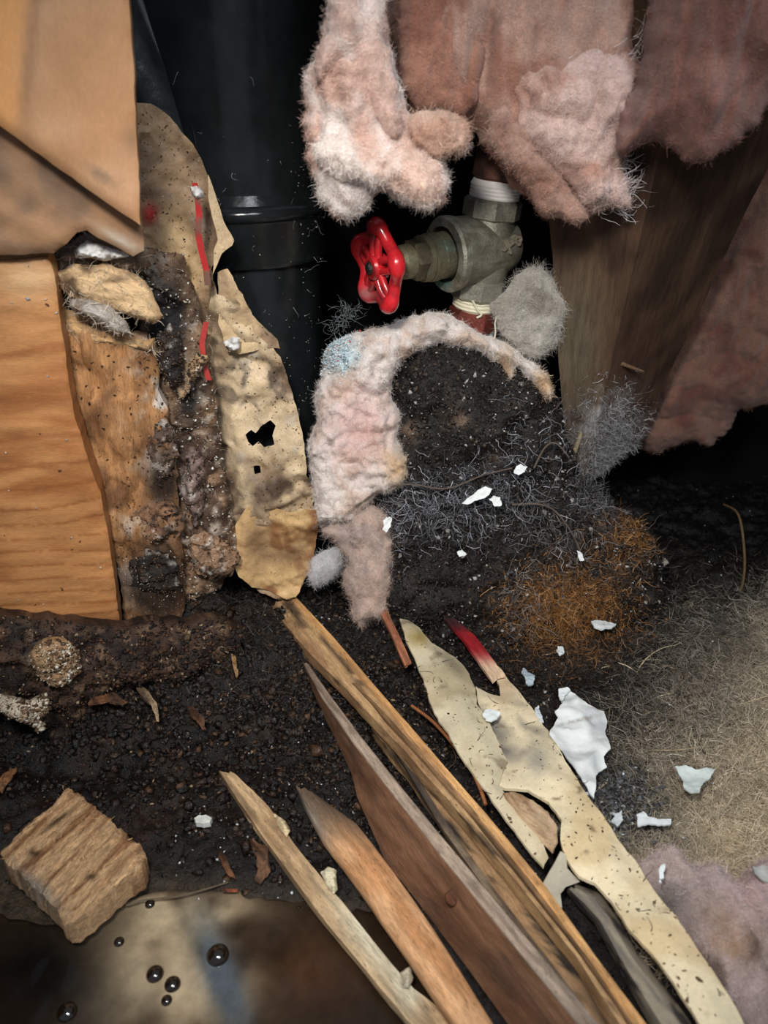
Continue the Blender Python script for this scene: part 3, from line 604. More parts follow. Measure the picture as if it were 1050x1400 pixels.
# ------------------------------------------------------------------ boards on the left
def pinecol(x, y, P):
    n = fbm(P * [1, 1, 3], 20, 3, 8); c = np.tile(np.array([188, 132, 82.]), (len(x), 1)); c = mix(c, [168, 110, 64], sst(n, -.1, .6))
    g = np.clip((y + .06 * x - 345) / 520, 0, 1.1); ph = np.sin(2 * math.pi * (15 * g ** 2.4 + .5 + vn(N3(x / 90, y / 60), 1, 5) * .35)); c = mix(c, [140, 82, 44], sst(ph, .80, 1.0) * .55)
    c = mix(c, [224, 186, 140], bl(x, y, 40, 380, 60, 28) * .8); c = mix(c, [150, 96, 54], np.clip(bl(x, y, 60, 550, 80, 5, 6) * .6 + bl(x, y, 60, 640, 90, 4, 12) * .6, 0, 1))
    return mix(c, [120, 78, 48], bl(x, y, 150, 850, 60, 10) * .7)
LP = vplane(0, .455, 170, .475)
lowp = slab('pine_board', turn(LP, -6), [(-130, 352), (0, 352), (68, 346), (76, 370), (84, 430), (92, 490), (104, 560), (122, 620), (140, 670), (150, 730), (158, 790), (166, 856), (120, 852), (60, 846), (0, 838), (-130, 820)], .0022, M['pine'], pinecol,
            top=lambda P, d, uv: .012 + fbm(P * [1, 1, 4], 40, 3, 3) * .0006 - .0015 * np.exp(-d / .001), bot=lambda P, d, uv: np.full(len(d), -.014), jag=.0006, seed=4)
tag(lowp, 'large orange pine board with growth-ring lines at the left edge', 'board')
def rotp(x, y, P):
    n = fbm(P, 45, 4, 6); c = np.tile(np.array([176, 128, 84.]), (len(x), 1)); c = mix(c, [120, 84, 56], sst(n, -.2, .5))
    c = mix(c, [206, 198, 188], sst(fbm(P, 60, 4, 16), -.1, .4) * np.clip(bl(x, y, 215, 560, 35, 120) + bl(x, y, 185, 760, 30, 60), 0, 1))
    c = mix(c, [48, 37, 30], np.clip(bl(x, y, 225, 660, 26, 40) * 1.2 + bl(x, y, 218, 800, 44, 56) * 1.5, 0, 1) * .92)
    return mix(c, [210, 180, 140], bl(x, y, 150, 445, 60, 14) * .7)
rp = slab('split_board', turn(vplane(60, .482, 260, .505), 85), [(72, 360), (92, 430), (120, 440), (160, 452), (200, 462), (216, 480), (220, 530), (232, 580), (238, 640), (244, 700), (250, 760), (252, 830), (250, 858), (205, 858), (170, 856), (166, 800), (150, 740), (138, 670), (120, 610), (100, 540), (88, 470), (70, 420)], .0028, M['grain'], rotp,
          top=lambda P, d, uv: .006 + fbm(P * [3, 1, 1], 40, 4, 13) * .006 - .004 * np.exp(-d / .003), bot=lambda P, d, uv: np.full(len(d), -.010), jag=.0026, seed=6)
tag(rp, 'splitting brown board with greyed crumbling right edge beside the pine board', 'board')
# upper boards
UP1 = vplane(0, .425, 200, .445)
def upc(x, y, P):
    n = fbm(P, 18, 3, 9); c = np.tile(np.array([186, 144, 108.]), (len(x), 1)); c = mix(c, [168, 124, 86], sst(n, -.2, .6))
    c = mix(c, [214, 150, 88], sst(x + y * .1, 60, 20) * sst(y, 240, 150) * .8); c = mix(c, [128, 92, 64], np.exp(-((x + .1 * y - 48) / 9) ** 2) * sst(y, 200, 120) * .5)
    c = mix(c, [120, 88, 60], np.clip(bl(x, y, 100, 250, 150, 14, 38), 0, 1) * .5)  # darker band on the lower edge: its shade put into the colour
    return mix(c, [98, 84, 68], np.clip(bl(x, y, 138, 240, 22, 7, 35) + bl(x, y, 178, 190, 8, 16) * .6, 0, 1) * .6)
ub = slab('upper_board', turn(UP1, 80), [(-260, -280), (172, -280), (177, 0), (183, 90), (188, 180), (193, 305), (150, 277), (100, 240), (50, 205), (0, 168), (-130, 80), (-260, 10)], .003, M['tanboard'], upc,
          top=lambda P, d, uv: .010 + fbm(P, 30, 3, 3) * .0008 - .002 * np.exp(-d / .0015), bot=lambda P, d, uv: np.full(len(d), -.012), jag=.0005, seed=8)
tag(ub, 'smooth tan board filling the top left corner', 'board')
ul = slab('upper_ledge', turn(vplane(0, .428, 200, .452), -38), [(-130, 75), (0, 166), (60, 210), (120, 252), (193, 303), (196, 318), (196, 345), (182, 352), (150, 338), (118, 318), (104, 320), (90, 335), (72, 350), (0, 352), (-130, 355)], .003, M['tanboard'],
          lambda x, y, P: mix(mix(np.tile(np.array([166, 126, 92.]), (len(x), 1)), [126, 100, 78], sst(fbm(P, 30, 3, 3), -.1, .5)), [206, 196, 182], np.clip(bl(x, y, 165, 328, 34, 7, 30), 0, 1) * .8),
          top=lambda P, d, uv: -.004 + fbm(P, 40, 3, 7) * .002 - .003 * np.exp(-d / .002), bot=lambda P, d, uv: np.full(len(d), -.022), jag=.0012, seed=9)
tag(ul, 'weathered board with a ragged greyed end below the upper tan board', 'board')
# splintered chunks between
CH = [('wood_chunk', [(78, 372), (100, 362), (140, 358), (175, 366), (198, 384), (212, 410), (224, 432), (214, 442), (180, 432), (150, 420), (120, 412), (92, 404), (80, 392)], .475, (214, 180, 136), 'pale splintered chunk wedged under the upper ledge', 12),
      ('wood_chunk', [(96, 410), (126, 406), (152, 418), (172, 442), (178, 458), (150, 450), (120, 432), (100, 424)], .470, (172, 164, 156), 'grey weathered chip between the two split boards', 14),
      ('wood_chunk', [(84, 420), (110, 428), (140, 446), (172, 458), (196, 464), (212, 462), (214, 486), (180, 474), (150, 470), (118, 470), (98, 462), (84, 448)], .490, (206, 166, 116), 'yellow splinter lying along the top of the split board', 15),
      ('wood_chunk', [(72, 352), (104, 324), (118, 318), (140, 326), (170, 344), (196, 348), (206, 362), (190, 372), (150, 362), (110, 362), (84, 372)], .486, (128, 108, 92), 'rough grey crumbling wood just under the upper ledge', 16)]
for nm, pts, Yd, c, lb, sd_ in CH:
    o = slab(nm, turn(vplane(70, Yd, 230, Yd + .008), -25), pts, .0022, M['grain'], (lambda c: lambda x, y, P: mix(np.tile(np.array(c, float), (len(x), 1)), [94, 72, 54], sst(fbm(P, 70, 3, 6), 0, .7)))(c),
             top=pillow(.010, .010, .003, 90, sd_, .7, .002, (.5, 1, 2)), bot=negp(.008, .01), jag=.0014, seed=sd_, sharp=50)
    tag(o, lb, 'wood')
    fuzz(o, 250, .007, .00018, (190, 176, 156), sd_ + 2, 'wood_hairs', lay=.6, curl=.25, m=M['root'])
# black hollow and the rotten column behind the boards
def rotc(x, y, P):
    n = fbm(P, 60, 4, 26); c = np.tile(np.array([140, 110, 84.]), (len(x), 1)); c = mix(c, [70, 52, 40], sst(n, -.3, .35))
    c = mix(c, [196, 184, 168], sst(fbm(P, 130, 3, 36), .15, .5) * .7)
    c = mix(c, [24, 22, 22], np.clip(bl(x, y, 228, 440, 26, 60) * 1.5 + bl(x, y, 258, 550, 14, 26), 0, 1))
    return mix(c, [120, 96, 88], bl(x, y, 262, 650, 14, 40) * .6)
rc = slab('rotten_post', vplane(180, .525, 310, .530), [(190, 330), (215, 340), (250, 350), (270, 400), (285, 470), (296, 560), (304, 640), (322, 720), (318, 780), (300, 806), (262, 820), (256, 862), (240, 900), (200, 905), (168, 880), (180, 800), (200, 700), (200, 560), (192, 450)], .0022, M['rot'], rotc,
          top=pillow(.014, .02, .006, 60, 33, .6, .006), bot=negp(.012, .02), jag=.002, seed=21, sharp=None)
tag(rc, 'dark rotten post crumbling between the boards and the tan paper', 'post')
fuzz(rc, 700, .006, .00018, (170, 158, 140), 71, 'wood_hairs', lay=.6, curl=.4, m=M['root'])
P, Nn = pick(rc.name, 1500, 44); rs = RS(4)
chips('crumbs', P + Nn * .0006, rs.uniform(.0004, .0018, 1500), np.array([(190, 178, 160), (90, 64, 44), (60, 44, 34), (225, 222, 215)], float)[rs.choice(4, 1500, p=[.3, .35, .2, .15])], 5, parent=rc)

for nm, pts, Yd, c, T, lb, sd_ in [
    ('bark_chunk', [(204, 590), (222, 574), (240, 590), (244, 620), (236, 650), (216, 660), (202, 640), (198, 612)], .496, (92, 74, 62), .005, 'wet grey-brown lump on the right edge of the splitting board', 101),
    ('bark_chunk', [(252, 626), (264, 610), (276, 626), (282, 660), (280, 700), (268, 716), (256, 700), (250, 664)], .508, (126, 106, 98), .010, 'greyish purple lump between the splitting board and tan paper', 102),
    ('bark_chunk', [(176, 706), (200, 690), (232, 688), (250, 700), (246, 730), (220, 744), (196, 740), (178, 730)], .492, (124, 92, 68), .004, 'brown rot lump two thirds down the splitting board', 103),
    ('bark_chunk', [(258, 728), (284, 722), (312, 740), (326, 762), (316, 784), (290, 790), (266, 776), (256, 752)], .512, (150, 118, 92), .012, 'crusty tan lump at the bottom left of the tan paper', 104),
    ('bark_chunk', [(178, 770), (200, 752), (232, 756), (248, 776), (246, 806), (220, 812), (196, 806), (178, 800)], .490, (38, 32, 28), .003, 'black rotted pocket near the bottom of the splitting board', 105),
    ('bark_chunk', [(214, 462), (232, 440), (246, 452), (252, 486), (246, 520), (232, 532), (220, 512), (214, 486)], .500, (40, 36, 34), .008, 'black mouldy lump right of the yellow splinter', 106),
    ('bark_chunk', [(250, 500), (268, 478), (284, 486), (276, 512), (258, 536), (248, 548), (240, 540)], .506, (160, 130, 98), .005, 'thin tan bark sliver slanting under the red tape', 107)]:
    o = slab(nm, vplane(180, Yd, 310, Yd + .006), pts, .0018, M['rot'], (lambda c: lambda x, y, P: mix(mix(np.tile(np.array(c, float), (len(x), 1)), [54, 40, 32], sst(fbm(P, 90, 4, 6), .1, .6)), [206, 200, 190], sst(fbm(P, 150, 3, 9), .3, .6) * .7))(c),
             top=pillow(T, .010, .004, 110, sd_, .7, .005), bot=negp(.010, .01), jag=.0030, seed=sd_, sharp=55)
    tag(o, lb, 'rot'); P, Nn = pick(o.name, 160, sd_); chips('crumbs', P + Nn * .0006, RS(sd_).uniform(.0004, .0016, 160), np.array([(200, 190, 176), (110, 84, 62), (60, 46, 38)], float)[RS(sd_).choice(3, 160, p=[.3, .4, .3])], sd_, parent=o)
for pts, Yd, lb, sd_ in [([(260, 256), (270, 252), (278, 262), (280, 272), (270, 274), (262, 266)], .516, 'glistening white crust at the top of the red tape', 111), ([(100, 340), (118, 328), (140, 336), (160, 340), (176, 350), (150, 356), (124, 352), (104, 352)], .476, 'white mouldy crust under the upper ledge', 112), ([(306, 470), (318, 458), (330, 462), (328, 476), (314, 482)], .528, 'small white crust near the top of the tan paper', 113)]:
    pl_ = vplane(180, Yd, 310, Yd + .004)
    o = slab('white_crust', pl_, pts, .0012, M['white'], lambda x, y, P: mix(np.tile(np.array([222, 220, 216.]), (len(x), 1)), [120, 110, 100], sst(fbm(P, 260, 3, 5), .1, .6)), top=pillow(.004, .004, .003, 260, sd_, .7, .003), bot=negp(.004, .004), jag=.0012, seed=sd_, sharp=60)
    tag(o, lb, 'crust')
# ------------------------------------------------------------------ torn kraft paper in front of the pipe
def papcol(x, y, P):
    n = fbm(P, 35, 4, 41); n2 = fbm(P, 90, 3, 51); c = np.tile(np.array([206, 182, 146.]), (len(x), 1)); c = mix(c, [172, 142, 106], sst(n, -.1, .6))
    c = mix(c, [222, 214, 200], sst(n2, .1, .6) * .6 * np.clip(bl(x, y, 395, 620, 36, 70) + bl(x, y, 350, 470, 30, 60) + bl(x, y, 330, 610, 30, 60), 0, 1))
    c = mix(c, [96, 78, 64], sst(n + .4 * n2, -.4, .3) * np.clip(.25 + bl(x, y, 282, 560, 20, 160) + bl(x, y, 395, 668, 50, 18, -12) * 1.3 + bl(x, y, 300, 690, 40, 60), 0, 1))
    c = mix(c, [150, 102, 62], np.clip(bl(x, y, 385, 770, 55, 30), 0, 1) * .7)
    return mix(c, [60, 48, 40], sst(n2, .3, .6) * .7 * bl(x, y, 350, 520, 70, 30))
def crumple(base, a1, a2, seed, st=(1, 1, .6)):
    def g(P, d, uv):
        r = RS(seed); z = 0
        for k in range(7):
            a = r.uniform(0, math.pi); f = r.uniform(14, 40); q = (uv[:, 0] * math.cos(a) + uv[:, 1] * math.sin(a)) * f + r.rand() + .5 * vn(P, 22, seed + k)
            z = z + np.abs((q % 2) - 1) * (14 / f) * r.uniform(.4, 1)
        return base + (z / 3.2 - .5) * a1 + (ridge(P * np.array(st), 16, 2, seed) - .5) * a1 * .4 + fbm(P, 90, 3, seed + 2) * a2
    return g
P1 = vplane(280, .548, 435, .556, .02)
pp = slab('torn_paper', P1, [(292, 366), (300, 395), (325, 400), (338, 425), (352, 448), (370, 465), (384, 482), (392, 505), (401, 535), (408, 565), (416, 600), (420, 640), (431, 672), (428, 690), (434, 712), (430, 745), (422, 772), (404, 806), (392, 808), (372, 798), (345, 792), (326, 782), (312, 770), (286, 752), (268, 710), (262, 640), (262, 560), (266, 500), (282, 440), (290, 400)], .0022, M['paper'], papcol, thick=.0008,
          top=lambda P, d, uv: crumple(.000, .030, .0034, 61)(P, d, uv) + .010 * np.exp(-((uv[:, 0] - uv[:, 0].mean()) / .03) ** 2), jag=.0009, seed=31,
          holes=[[(336, 590), (344, 584), (350, 588), (358, 578), (370, 572), (376, 578), (372, 590), (376, 602), (362, 606), (354, 600), (346, 606), (340, 600)], [(348, 630), (356, 630), (357, 637), (350, 639)]])
tag(pp, 'torn tan kraft paper with ragged black holes covering the lower black pipe', 'paper')
lay2 = slab('lower_layer', shift(P1, .011), [(336, 690), (352, 684), (372, 690), (392, 694), (412, 690), (432, 688), (435, 712), (431, 745), (423, 774), (405, 808), (392, 810), (372, 800), (345, 794), (328, 776), (316, 750), (322, 715)], .0018, M['paper'], lambda x, y, P: mix(mix(np.tile(np.array([204, 168, 118.]), (len(x), 1)), [140, 96, 60], sst(fbm(P, 50, 4, 5), -.1, .6)), [90, 66, 48], np.clip(bl(x, y, 350, 740, 22, 30) + bl(x, y, 395, 760, 30, 14), 0, 1) * .6),
            thick=.0007, top=crumple(.006, .016, .0026, 67), jag=.0009, seed=34, parent=pp)
lay3 = slab('upper_layer', shift(P1, .011), [(300, 372), (312, 366), (322, 384), (334, 404), (346, 428), (362, 446), (378, 462), (384, 476), (366, 474), (346, 478), (328, 484), (310, 480), (300, 440)], .0018, M['paper'], lambda x, y, P: mix(mix(np.tile(np.array([206, 178, 138.]), (len(x), 1)), [150, 124, 96], sst(fbm(P, 50, 4, 6), -.1, .6)), [96, 84, 74], np.clip(bl(x, y, 368, 448, 22, 8, 50), 0, 1) * .7),
            thick=.0007, top=crumple(.005, .009, .0020, 69), jag=.0009, seed=36, parent=pp)
P, Nn = pick(pp.name, 500, 66); chips('specks', P + Nn * .0004, RS(66).uniform(.0003, .0011, 500), np.array([(226, 222, 214), (40, 32, 28), (120, 92, 66)], float)[RS(66).choice(3, 500, p=[.5, .3, .2])], 68, parent=pp)
def pap2(x, y, P):
    n = fbm(P, 40, 4, 45); c = np.tile(np.array([158, 130, 100.]), (len(x), 1)); c = mix(c, [108, 86, 66], sst(n, -.2, .5))
    c = mix(c, [204, 172, 126], np.clip(bl(x, y, 240, 330, 24, 60) + bl(x, y, 262, 380, 22, 40), 0, 1) * .8)
    c = mix(c, [212, 208, 204], sst(fbm(P, 150, 2, 5), .1, .4) * np.clip(bl(x, y, 268, 265, 12, 12) * 1.4, 0, 1))
    c = mix(c, [160, 46, 40], np.clip(bl(x, y, 205, 292, 9, 12) * 1.3, 0, 1)); return c
pu = slab('brown_paper', vplane(180, .528, 320, .542, .03), [(180, 141), (205, 142), (222, 152), (232, 160), (244, 178), (262, 200), (276, 222), (283, 238), (290, 262), (298, 286), (306, 306), (318, 326), (310, 338), (300, 348), (290, 366), (290, 410), (288, 470), (292, 520), (280, 560), (262, 540), (250, 480), (220, 420), (200, 380), (184, 340)], .0022, M['paper'], pap2, thick=.0010,
          top=crumple(.004, .020, .0034, 71), jag=.0008, seed=35)
P, Nn = pick(pu.name, 400, 67); chips('specks', P + Nn * .0004, RS(66).uniform(.0003, .0012, 400), np.array([(226, 222, 214), (50, 40, 34), (150, 120, 90)], float)[RS(66).choice(3, 400, p=[.4, .3, .3])], 69, parent=pu)
tag(pu, 'dirty brown creased paper above the tan paper, left of the black pipe', 'paper')
pf = slab('paper_flap', vplane(280, .532, 320, .540), [(283, 238), (292, 262), (304, 300), (319, 327), (316, 334), (300, 344), (288, 372), (290, 340), (296, 326), (290, 300), (284, 270)], .0018, M['paper'], (202, 176, 138), thick=.0009, top=crumple(.006, .010, .0008, 75), jag=.0004, seed=37)
tag(pf, 'small pointed paper fold sticking out over the pipe', 'paper')
tape = [(266, 250), (270, 270), (272, 295), (271, 320), (276, 345), (282, 368), (284, 390)]
o = loft('red_tape', [[Vp(x - 4, y, .519), Vp(x + 4, y, .519), Vp(x + 4, y, .521), Vp(x - 4, y, .521)] for x, y in tape], M['red'], lambda x, y, P: mix(np.tile(np.array([176, 44, 40.]), (len(x), 1)), [120, 84, 70], sst(fbm(P, 90, 3, 2), 0, .5)), 30, 2, .0004, 3)
tag(o, 'faded red tape running down the dirty brown paper', 'tape')
o = loft('red_tape', [[Vp(x - 4, y, .519), Vp(x + 4, y, .519), Vp(x + 4, y, .521), Vp(x - 4, y, .521)] for x, y in [(282, 440), (276, 470), (279, 498), (286, 520)]], M['red'], (176, 60, 54), 20, 2, .0004, 4)
tag(o, 'short scrap of red tape beside the top of the tan paper', 'tape')

# ------------------------------------------------------------------ soil mound
mb, mt = Fp(640, 860, -.005), Vp(640, 440, .604)
MP = plane3(mb, mb + RT * .1, mt)
def moundcol(x, y, P):
    n = fbm(P, 60, 4, 61); c = np.tile(np.array([28, 24, 22.]), (len(x), 1)); c = mix(c, [70, 60, 52], sst(n, .2, .7) * .6)
    c = mix(c, [84, 54, 32], np.clip(bl(x, y, 765, 825, 75, 45) * 1.4 + bl(x, y, 850, 740, 45, 45) * .9, 0, 1) * sst(n, -.6, .2))
    return mix(c, [150, 120, 96], np.clip(bl(x, y, 630, 575, 14, 12) + bl(x, y, 560, 590, 18, 16) + bl(x, y, 672, 628, 12, 10), 0, 1) * .6)
mo = slab('soil_mound', MP, [(540, 520), (552, 482), (575, 462), (615, 452), (660, 462), (700, 490), (735, 505), (760, 540), (772, 590), (790, 640), (820, 690), (870, 712), (905, 760), (900, 830), (850, 890), (780, 915), (700, 915), (620, 900), (560, 880), (510, 850), (480, 790), (450, 740), (470, 700), (515, 665), (530, 600)], .0024, M['soil'], moundcol,
          top=pillow(.030, .06, .009, 34, 64, .6, .006), bot=negp(.03, .05), jag=.003, seed=41, sm=3, sharp=None)
tag(mo, 'heap of black rotten soil matted with roots below the valve', 'soil')
P, Nn = pick(mo.name, 9000, 47); rs = RS(14)
chips('crumbs', P + Nn * .0006, rs.uniform(.0005, .0036, 9000) * rs.uniform(.4, 1, 9000), np.array([(26, 23, 22), (44, 36, 32), (70, 58, 48), (170, 165, 158)], float)[rs.choice(4, 9000, p=[.44, .33, .17, .06])], 15, M['mud'], parent=mo, flatk=.5)
fuzz(mo, 6500, .009, .00017, lambda x, y, P: mix(np.tile(np.array([52, 46, 43.]), (len(x), 1)), [122, 86, 50], np.clip(bl(x, y, 770, 825, 85, 60) * 1.4 + bl(x, y, 850, 740, 45, 45), 0, 1)), 81, 'rootlets', lay=.8, curl=.55, m=M['root'], seg=5, var=24)
fuzz(mo, 7000, .012, .00016, (158, 110, 60), 83, 'rust_fibres', lay=.75, curl=.4, m=M['root'], seg=5, mask=lambda x, y: np.clip(bl(x, y, 772, 830, 58, 42) + bl(x, y, 855, 735, 30, 34) * .35, 0, 1) + 1e-5, var=30)
# grey root tangles
def tangle(name, n, mask, L, rad, col, seed, label, pull=None, curl=.45, off=.002):
    P, Nn = pick(mo.name, n, seed, mask); rs = RS(seed + 5); D = Nn * .35 + rs.normal(0, .7, P.shape)
    s = (D * Nn).sum(1); D[s < 0] -= 2 * s[s < 0][:, None] * Nn[s < 0]
    Ls = L * rs.uniform(.4, 1.5, n); pa = walk(P + Nn * off, D, Ls, 8, curl, seed + 1, pull)
    # side branches
    k = n; bi = rs.choice(n, k); sj = rs.randint(2, 7, k); Pb = pa[bi, sj]; Db = pa[bi, sj] - pa[bi, sj - 1]; Db /= np.linalg.norm(Db, axis=1)[:, None]
    pb = walk(Pb, Db + rs.normal(0, .7, Pb.shape), Ls[bi] * .45, 8, curl, seed + 2, pull)
    pa = np.concatenate([pa, pb]); C = np.tile(np.array(col, float), (len(pa), 1)) + rs.normal(0, 22, (len(pa), 1))
    o = tubes(name, pa, np.r_[np.full(n, rad), np.full(k, rad * .6)] * rs.uniform(.6, 1.4, len(pa)), M['root'], np.clip(C * RS(seed + 9).uniform(.5, 1.25, (len(C), 1)), 5, 255), k=4)
    return tag(o, label, 'roots', kind='stuff')
tangle('grey_roots', 620, lambda x, y: np.clip(bl(x, y, 605, 690, 95, 34, -12), 0, 1) + 1e-7, .020, .00030, (132, 132, 138), 91, 'tangle of pale grey roots across the middle of the black heap', np.array([.02, -.03, -.10]))
tangle('grey_roots', 120, lambda x, y: np.clip(bl(x, y, 710, 640, 50, 75, 25), 0, 1) + 1e-7, .022, .00026, (146, 146, 150), 95, 'loose pale roots on the right shoulder of the black heap', np.array([.06, -.02, -.05]))
tangle('grey_roots', 160, lambda x, y: np.clip(bl(x, y, 770, 730, 60, 50), 0, 1) + 1e-7, .026, .00030, (118, 112, 110), 97, 'thin grey roots trailing above the rust-brown patch', np.array([.05, -.06, -.07]))
tangle('grey_roots', 220, lambda x, y: np.clip(bl(x, y, 820, 680, 34, 30), 0, 1) + 1e-7, .016, .00022, (112, 110, 112), 99, 'fine grey root mesh at the foot of the leaning stud', np.array([.02, -.01, .04]))
tangle('grey_roots', 130, lambda x, y: np.clip(bl(x, y, 720, 830, 26, 60), 0, 1) + 1e-7, .020, .00026, (128, 122, 118), 93, 'thin pale roots at the left edge of the rust-brown patch', np.array([.02, -.06, -.07]))

# wool on the mound
WP = shift(MP, .012)
def archc(x, y, P):
    n = fbm(P, 45, 4, 19); c = np.tile(np.array([236, 224, 216.]), (len(x), 1)); c = mix(c, [206, 172, 146], sst(n, -.1, .5) * .55)
    c = mix(c, [222, 178, 170], np.clip(bl(x, y, 490, 585, 40, 55), 0, 1) * .7)
    c = mix(c, [190, 222, 234], np.clip(bl(x, y, 468, 488, 22, 20), 0, 1) * .8)
    c = mix(c, [214, 168, 112], np.clip(bl(x, y, 545, 640, 18, 22) + bl(x, y, 745, 525, 14, 18) + bl(x, y, 690, 505, 12, 24), 0, 1) * .7)
    return mix(c, [84, 70, 60], sst(fbm(P, 110, 4, 9), .5, .8) * .55)
wool('wool_patch', WP, [(424, 640), (420, 605), (432, 575), (430, 545), (440, 515), (446, 482), (465, 462), (500, 452), (530, 446), (560, 434), (590, 425), (618, 430), (642, 448), (672, 460), (702, 474), (722, 494), (746, 512), (754, 535), (750, 548), (738, 538), (722, 516), (706, 502), (700, 522), (690, 520), (682, 500), (660, 484), (630, 474), (602, 470), (576, 478), (552, 492), (538, 515), (532, 540), (545, 560), (548, 582), (540, 600), (556, 625), (560, 645), (545, 668), (518, 672), (500, 692), (478, 712), (450, 716), (432, 706), (430, 670)],
     .027, .016, 'dirty pale pink wool arching around the left and top of the black heap', archc, 25, 17000, .0045, .0020, amp=.005, rid=.004, f=60, st=(1, 1, 1), bt=.012, jag=.0016)
wool('wool_patch', shift(MP, .016), [(432, 716), (470, 706), (505, 690), (530, 705), (540, 745), (532, 775), (538, 812), (530, 846), (510, 842), (490, 856), (482, 828), (472, 790), (470, 760), (456, 740)], .018, .014, 'grey-pink wool tail hanging down the front of the heap',
     woolcol((206, 180, 164), (186, 166, 156), .6), 27, 7000, .006, .0022, bt=.01)
wool('wool_tuft', vplane(660, .585, 780, .60), [(676, 440), (668, 412), (690, 398), (715, 372), (735, 362), (760, 382), (770, 402), (768, 440), (758, 470), (742, 478), (722, 488), (700, 468), (684, 456)], .016, .016, 'small wispy grey wool tuft right of the valve fitting',
     woolcol((196, 190, 180), (160, 152, 140), .4), 29, 5000, .007, .0022, bt=.01)
wool('wool_tuft', vplane(410, .540, 490, .540), [(424, 782), (432, 762), (448, 752), (462, 748), (470, 762), (462, 780), (444, 790), (428, 795)], .008, .008, 'tiny white wool tuft at the bottom tip of the tan paper',
     woolcol((206, 204, 204), (180, 178, 178), .2), 30, 1500, .006, .002, bt=.006)
# blue-white paint crust at the upper left of the wool
P, Nn = pick('wool_patch', 500, 55, lambda x, y: np.clip(bl(x, y, 462, 474, 20, 26), 0, 1) + 1e-8); rs = RS(9)
o = chips('pale_blue_crust', P + Nn * .001, rs.uniform(.0004, .0020, 500), np.array([(196, 214, 220), (170, 196, 206), (226, 230, 232), (200, 70, 80)], float)[rs.choice(4, 500, p=[.45, .15, .38, .02])], 19)
tag(o, 'pale blue flaky crust on the wool under the handwheel', 'crust')
P = onplane(shift(MP, .02), [(472, 424), (462, 436), (480, 432), (456, 450), (490, 426), (468, 446)]); rs = RS(71); o_, u_, v_, n_ = shift(MP, .02); P = np.repeat(o_ + P[:, :1] * u_ + P[:, 1:] * v_, 14, 0) + rs.normal(0, .0025, (84, 3))
o = tubes('cobweb', walk(P, rs.normal(0, 1, P.shape) + [-.2, 0, .3], rs.uniform(.005, .018, 84), 7, .4, 72), np.full(84, .00013), M['lint'], (150, 156, 158)); tag(o, 'pale cobweb threads hanging under the handwheel by the pipe', 'cobweb', kind='stuff')
# big roots
for pts, r, lb in [([(428, 722), (455, 705), (490, 690), (520, 670), (560, 662), (610, 668), (660, 650), (700, 640)], .0011, 'long dark root crossing the wool towards the middle'),
                   ([(700, 690), (740, 690), (765, 705), (790, 745), (795, 775)], .0009, 'pale root bending down right of the white flakes'),
                   ([(730, 640), (745, 612), (760, 606), (778, 625)], .0008, 'small hooked root beside the foot of the stud')]:
    q = onplane(shift(MP, .038), pts); o_, u_, v_, n_ = shift(MP, .038)
    o = pipe('root', [o_ + u_ * a + v_ * b for a, b in q], [r * (1 - .07 * i) for i in range(len(q))], M['root'], (92, 80, 72), 8, None, 6); tag(o, lb, 'root')

# ------------------------------------------------------------------ ground litter
rs = RS(77)
def onfloor(px, py, h=.0):
    P = np.array([Fp(a, b, h) for a, b in zip(px, py)]); P = np.array([Fp(a, b, q) for (a, b, q) in zip(px, py, Hf(P[:, 0], P[:, 1]))]); P[:, 2] = Hf(P[:, 0], P[:, 1]); return P
def scatter(n, x0, x1, y0, y1, seed, mask=None):
    r = RS(seed); x, y = r.uniform(x0, x1, n * 4), r.uniform(y0, y1, n * 4)
    if mask is not None: k = r.rand(n * 4) < mask(x, y); x, y = x[k], y[k]
    return onfloor(x[:n], y[:n])
floorz = lambda x, y: Hf(x, y)
P = scatter(9000, -40, 560, 820, 1240, 3, lambda x, y: np.clip(bl(x, y, 240, 930, 260, 130), 0, 1)); n = len(P)
o = chips('wood_crumbs', P + [0, 0, .0006], RS(1).uniform(.0005, .0036, n) * RS(3).uniform(.4, 1, n), np.array([(34, 25, 19), (56, 40, 28), (92, 72, 52), (150, 128, 100), (16, 13, 11)], float)[RS(2).choice(5, n, p=[.34, .20, .06, .02, .38])], 6)
tag(o, 'dark crumbled wood litter over the left ground', 'debris')
P = scatter(7000, 380, 1060, 820, 1420, 13, lambda x, y: np.clip(bl(x, y, 600, 950, 190, 170), 0, 1)); n = len(P)
o = chips('soil_crumbs', P + [0, 0, .0006], RS(11).uniform(.0005, .0028, n), np.array([(30, 26, 24), (50, 40, 34), (90, 74, 58), (160, 155, 150)], float)[RS(12).choice(4, n, p=[.45, .35, .17, .03])], 16)
tag(o, 'black soil crumbs among the fallen slats', 'debris')
P = scatter(700, 240, 1040, 560, 1250, 23, lambda x, y: .25 + bl(x, y, 640, 850, 150, 120) * .6 + bl(x, y, 280, 1110, 100, 80) * .5); n = len(P)
P2, N2 = pick(mo.name, 260, 58); P = np.concatenate([P + [0, 0, .002], P2 + N2 * .003]); n = len(P)
o = chips('white_specks', P, RS(21).uniform(.0003, .0012, n), np.tile([212, 216, 216.], (n, 1)), 26); tag(o, 'tiny white plaster specks sprinkled on the black soil', 'debris')
P = scatter(2600, -40, 640, 800, 1250, 83, lambda x, y: np.clip(bl(x, y, 230, 960, 260, 130) + .7 * bl(x, y, 480, 1000, 120, 150), 0, 1)); n = len(P)
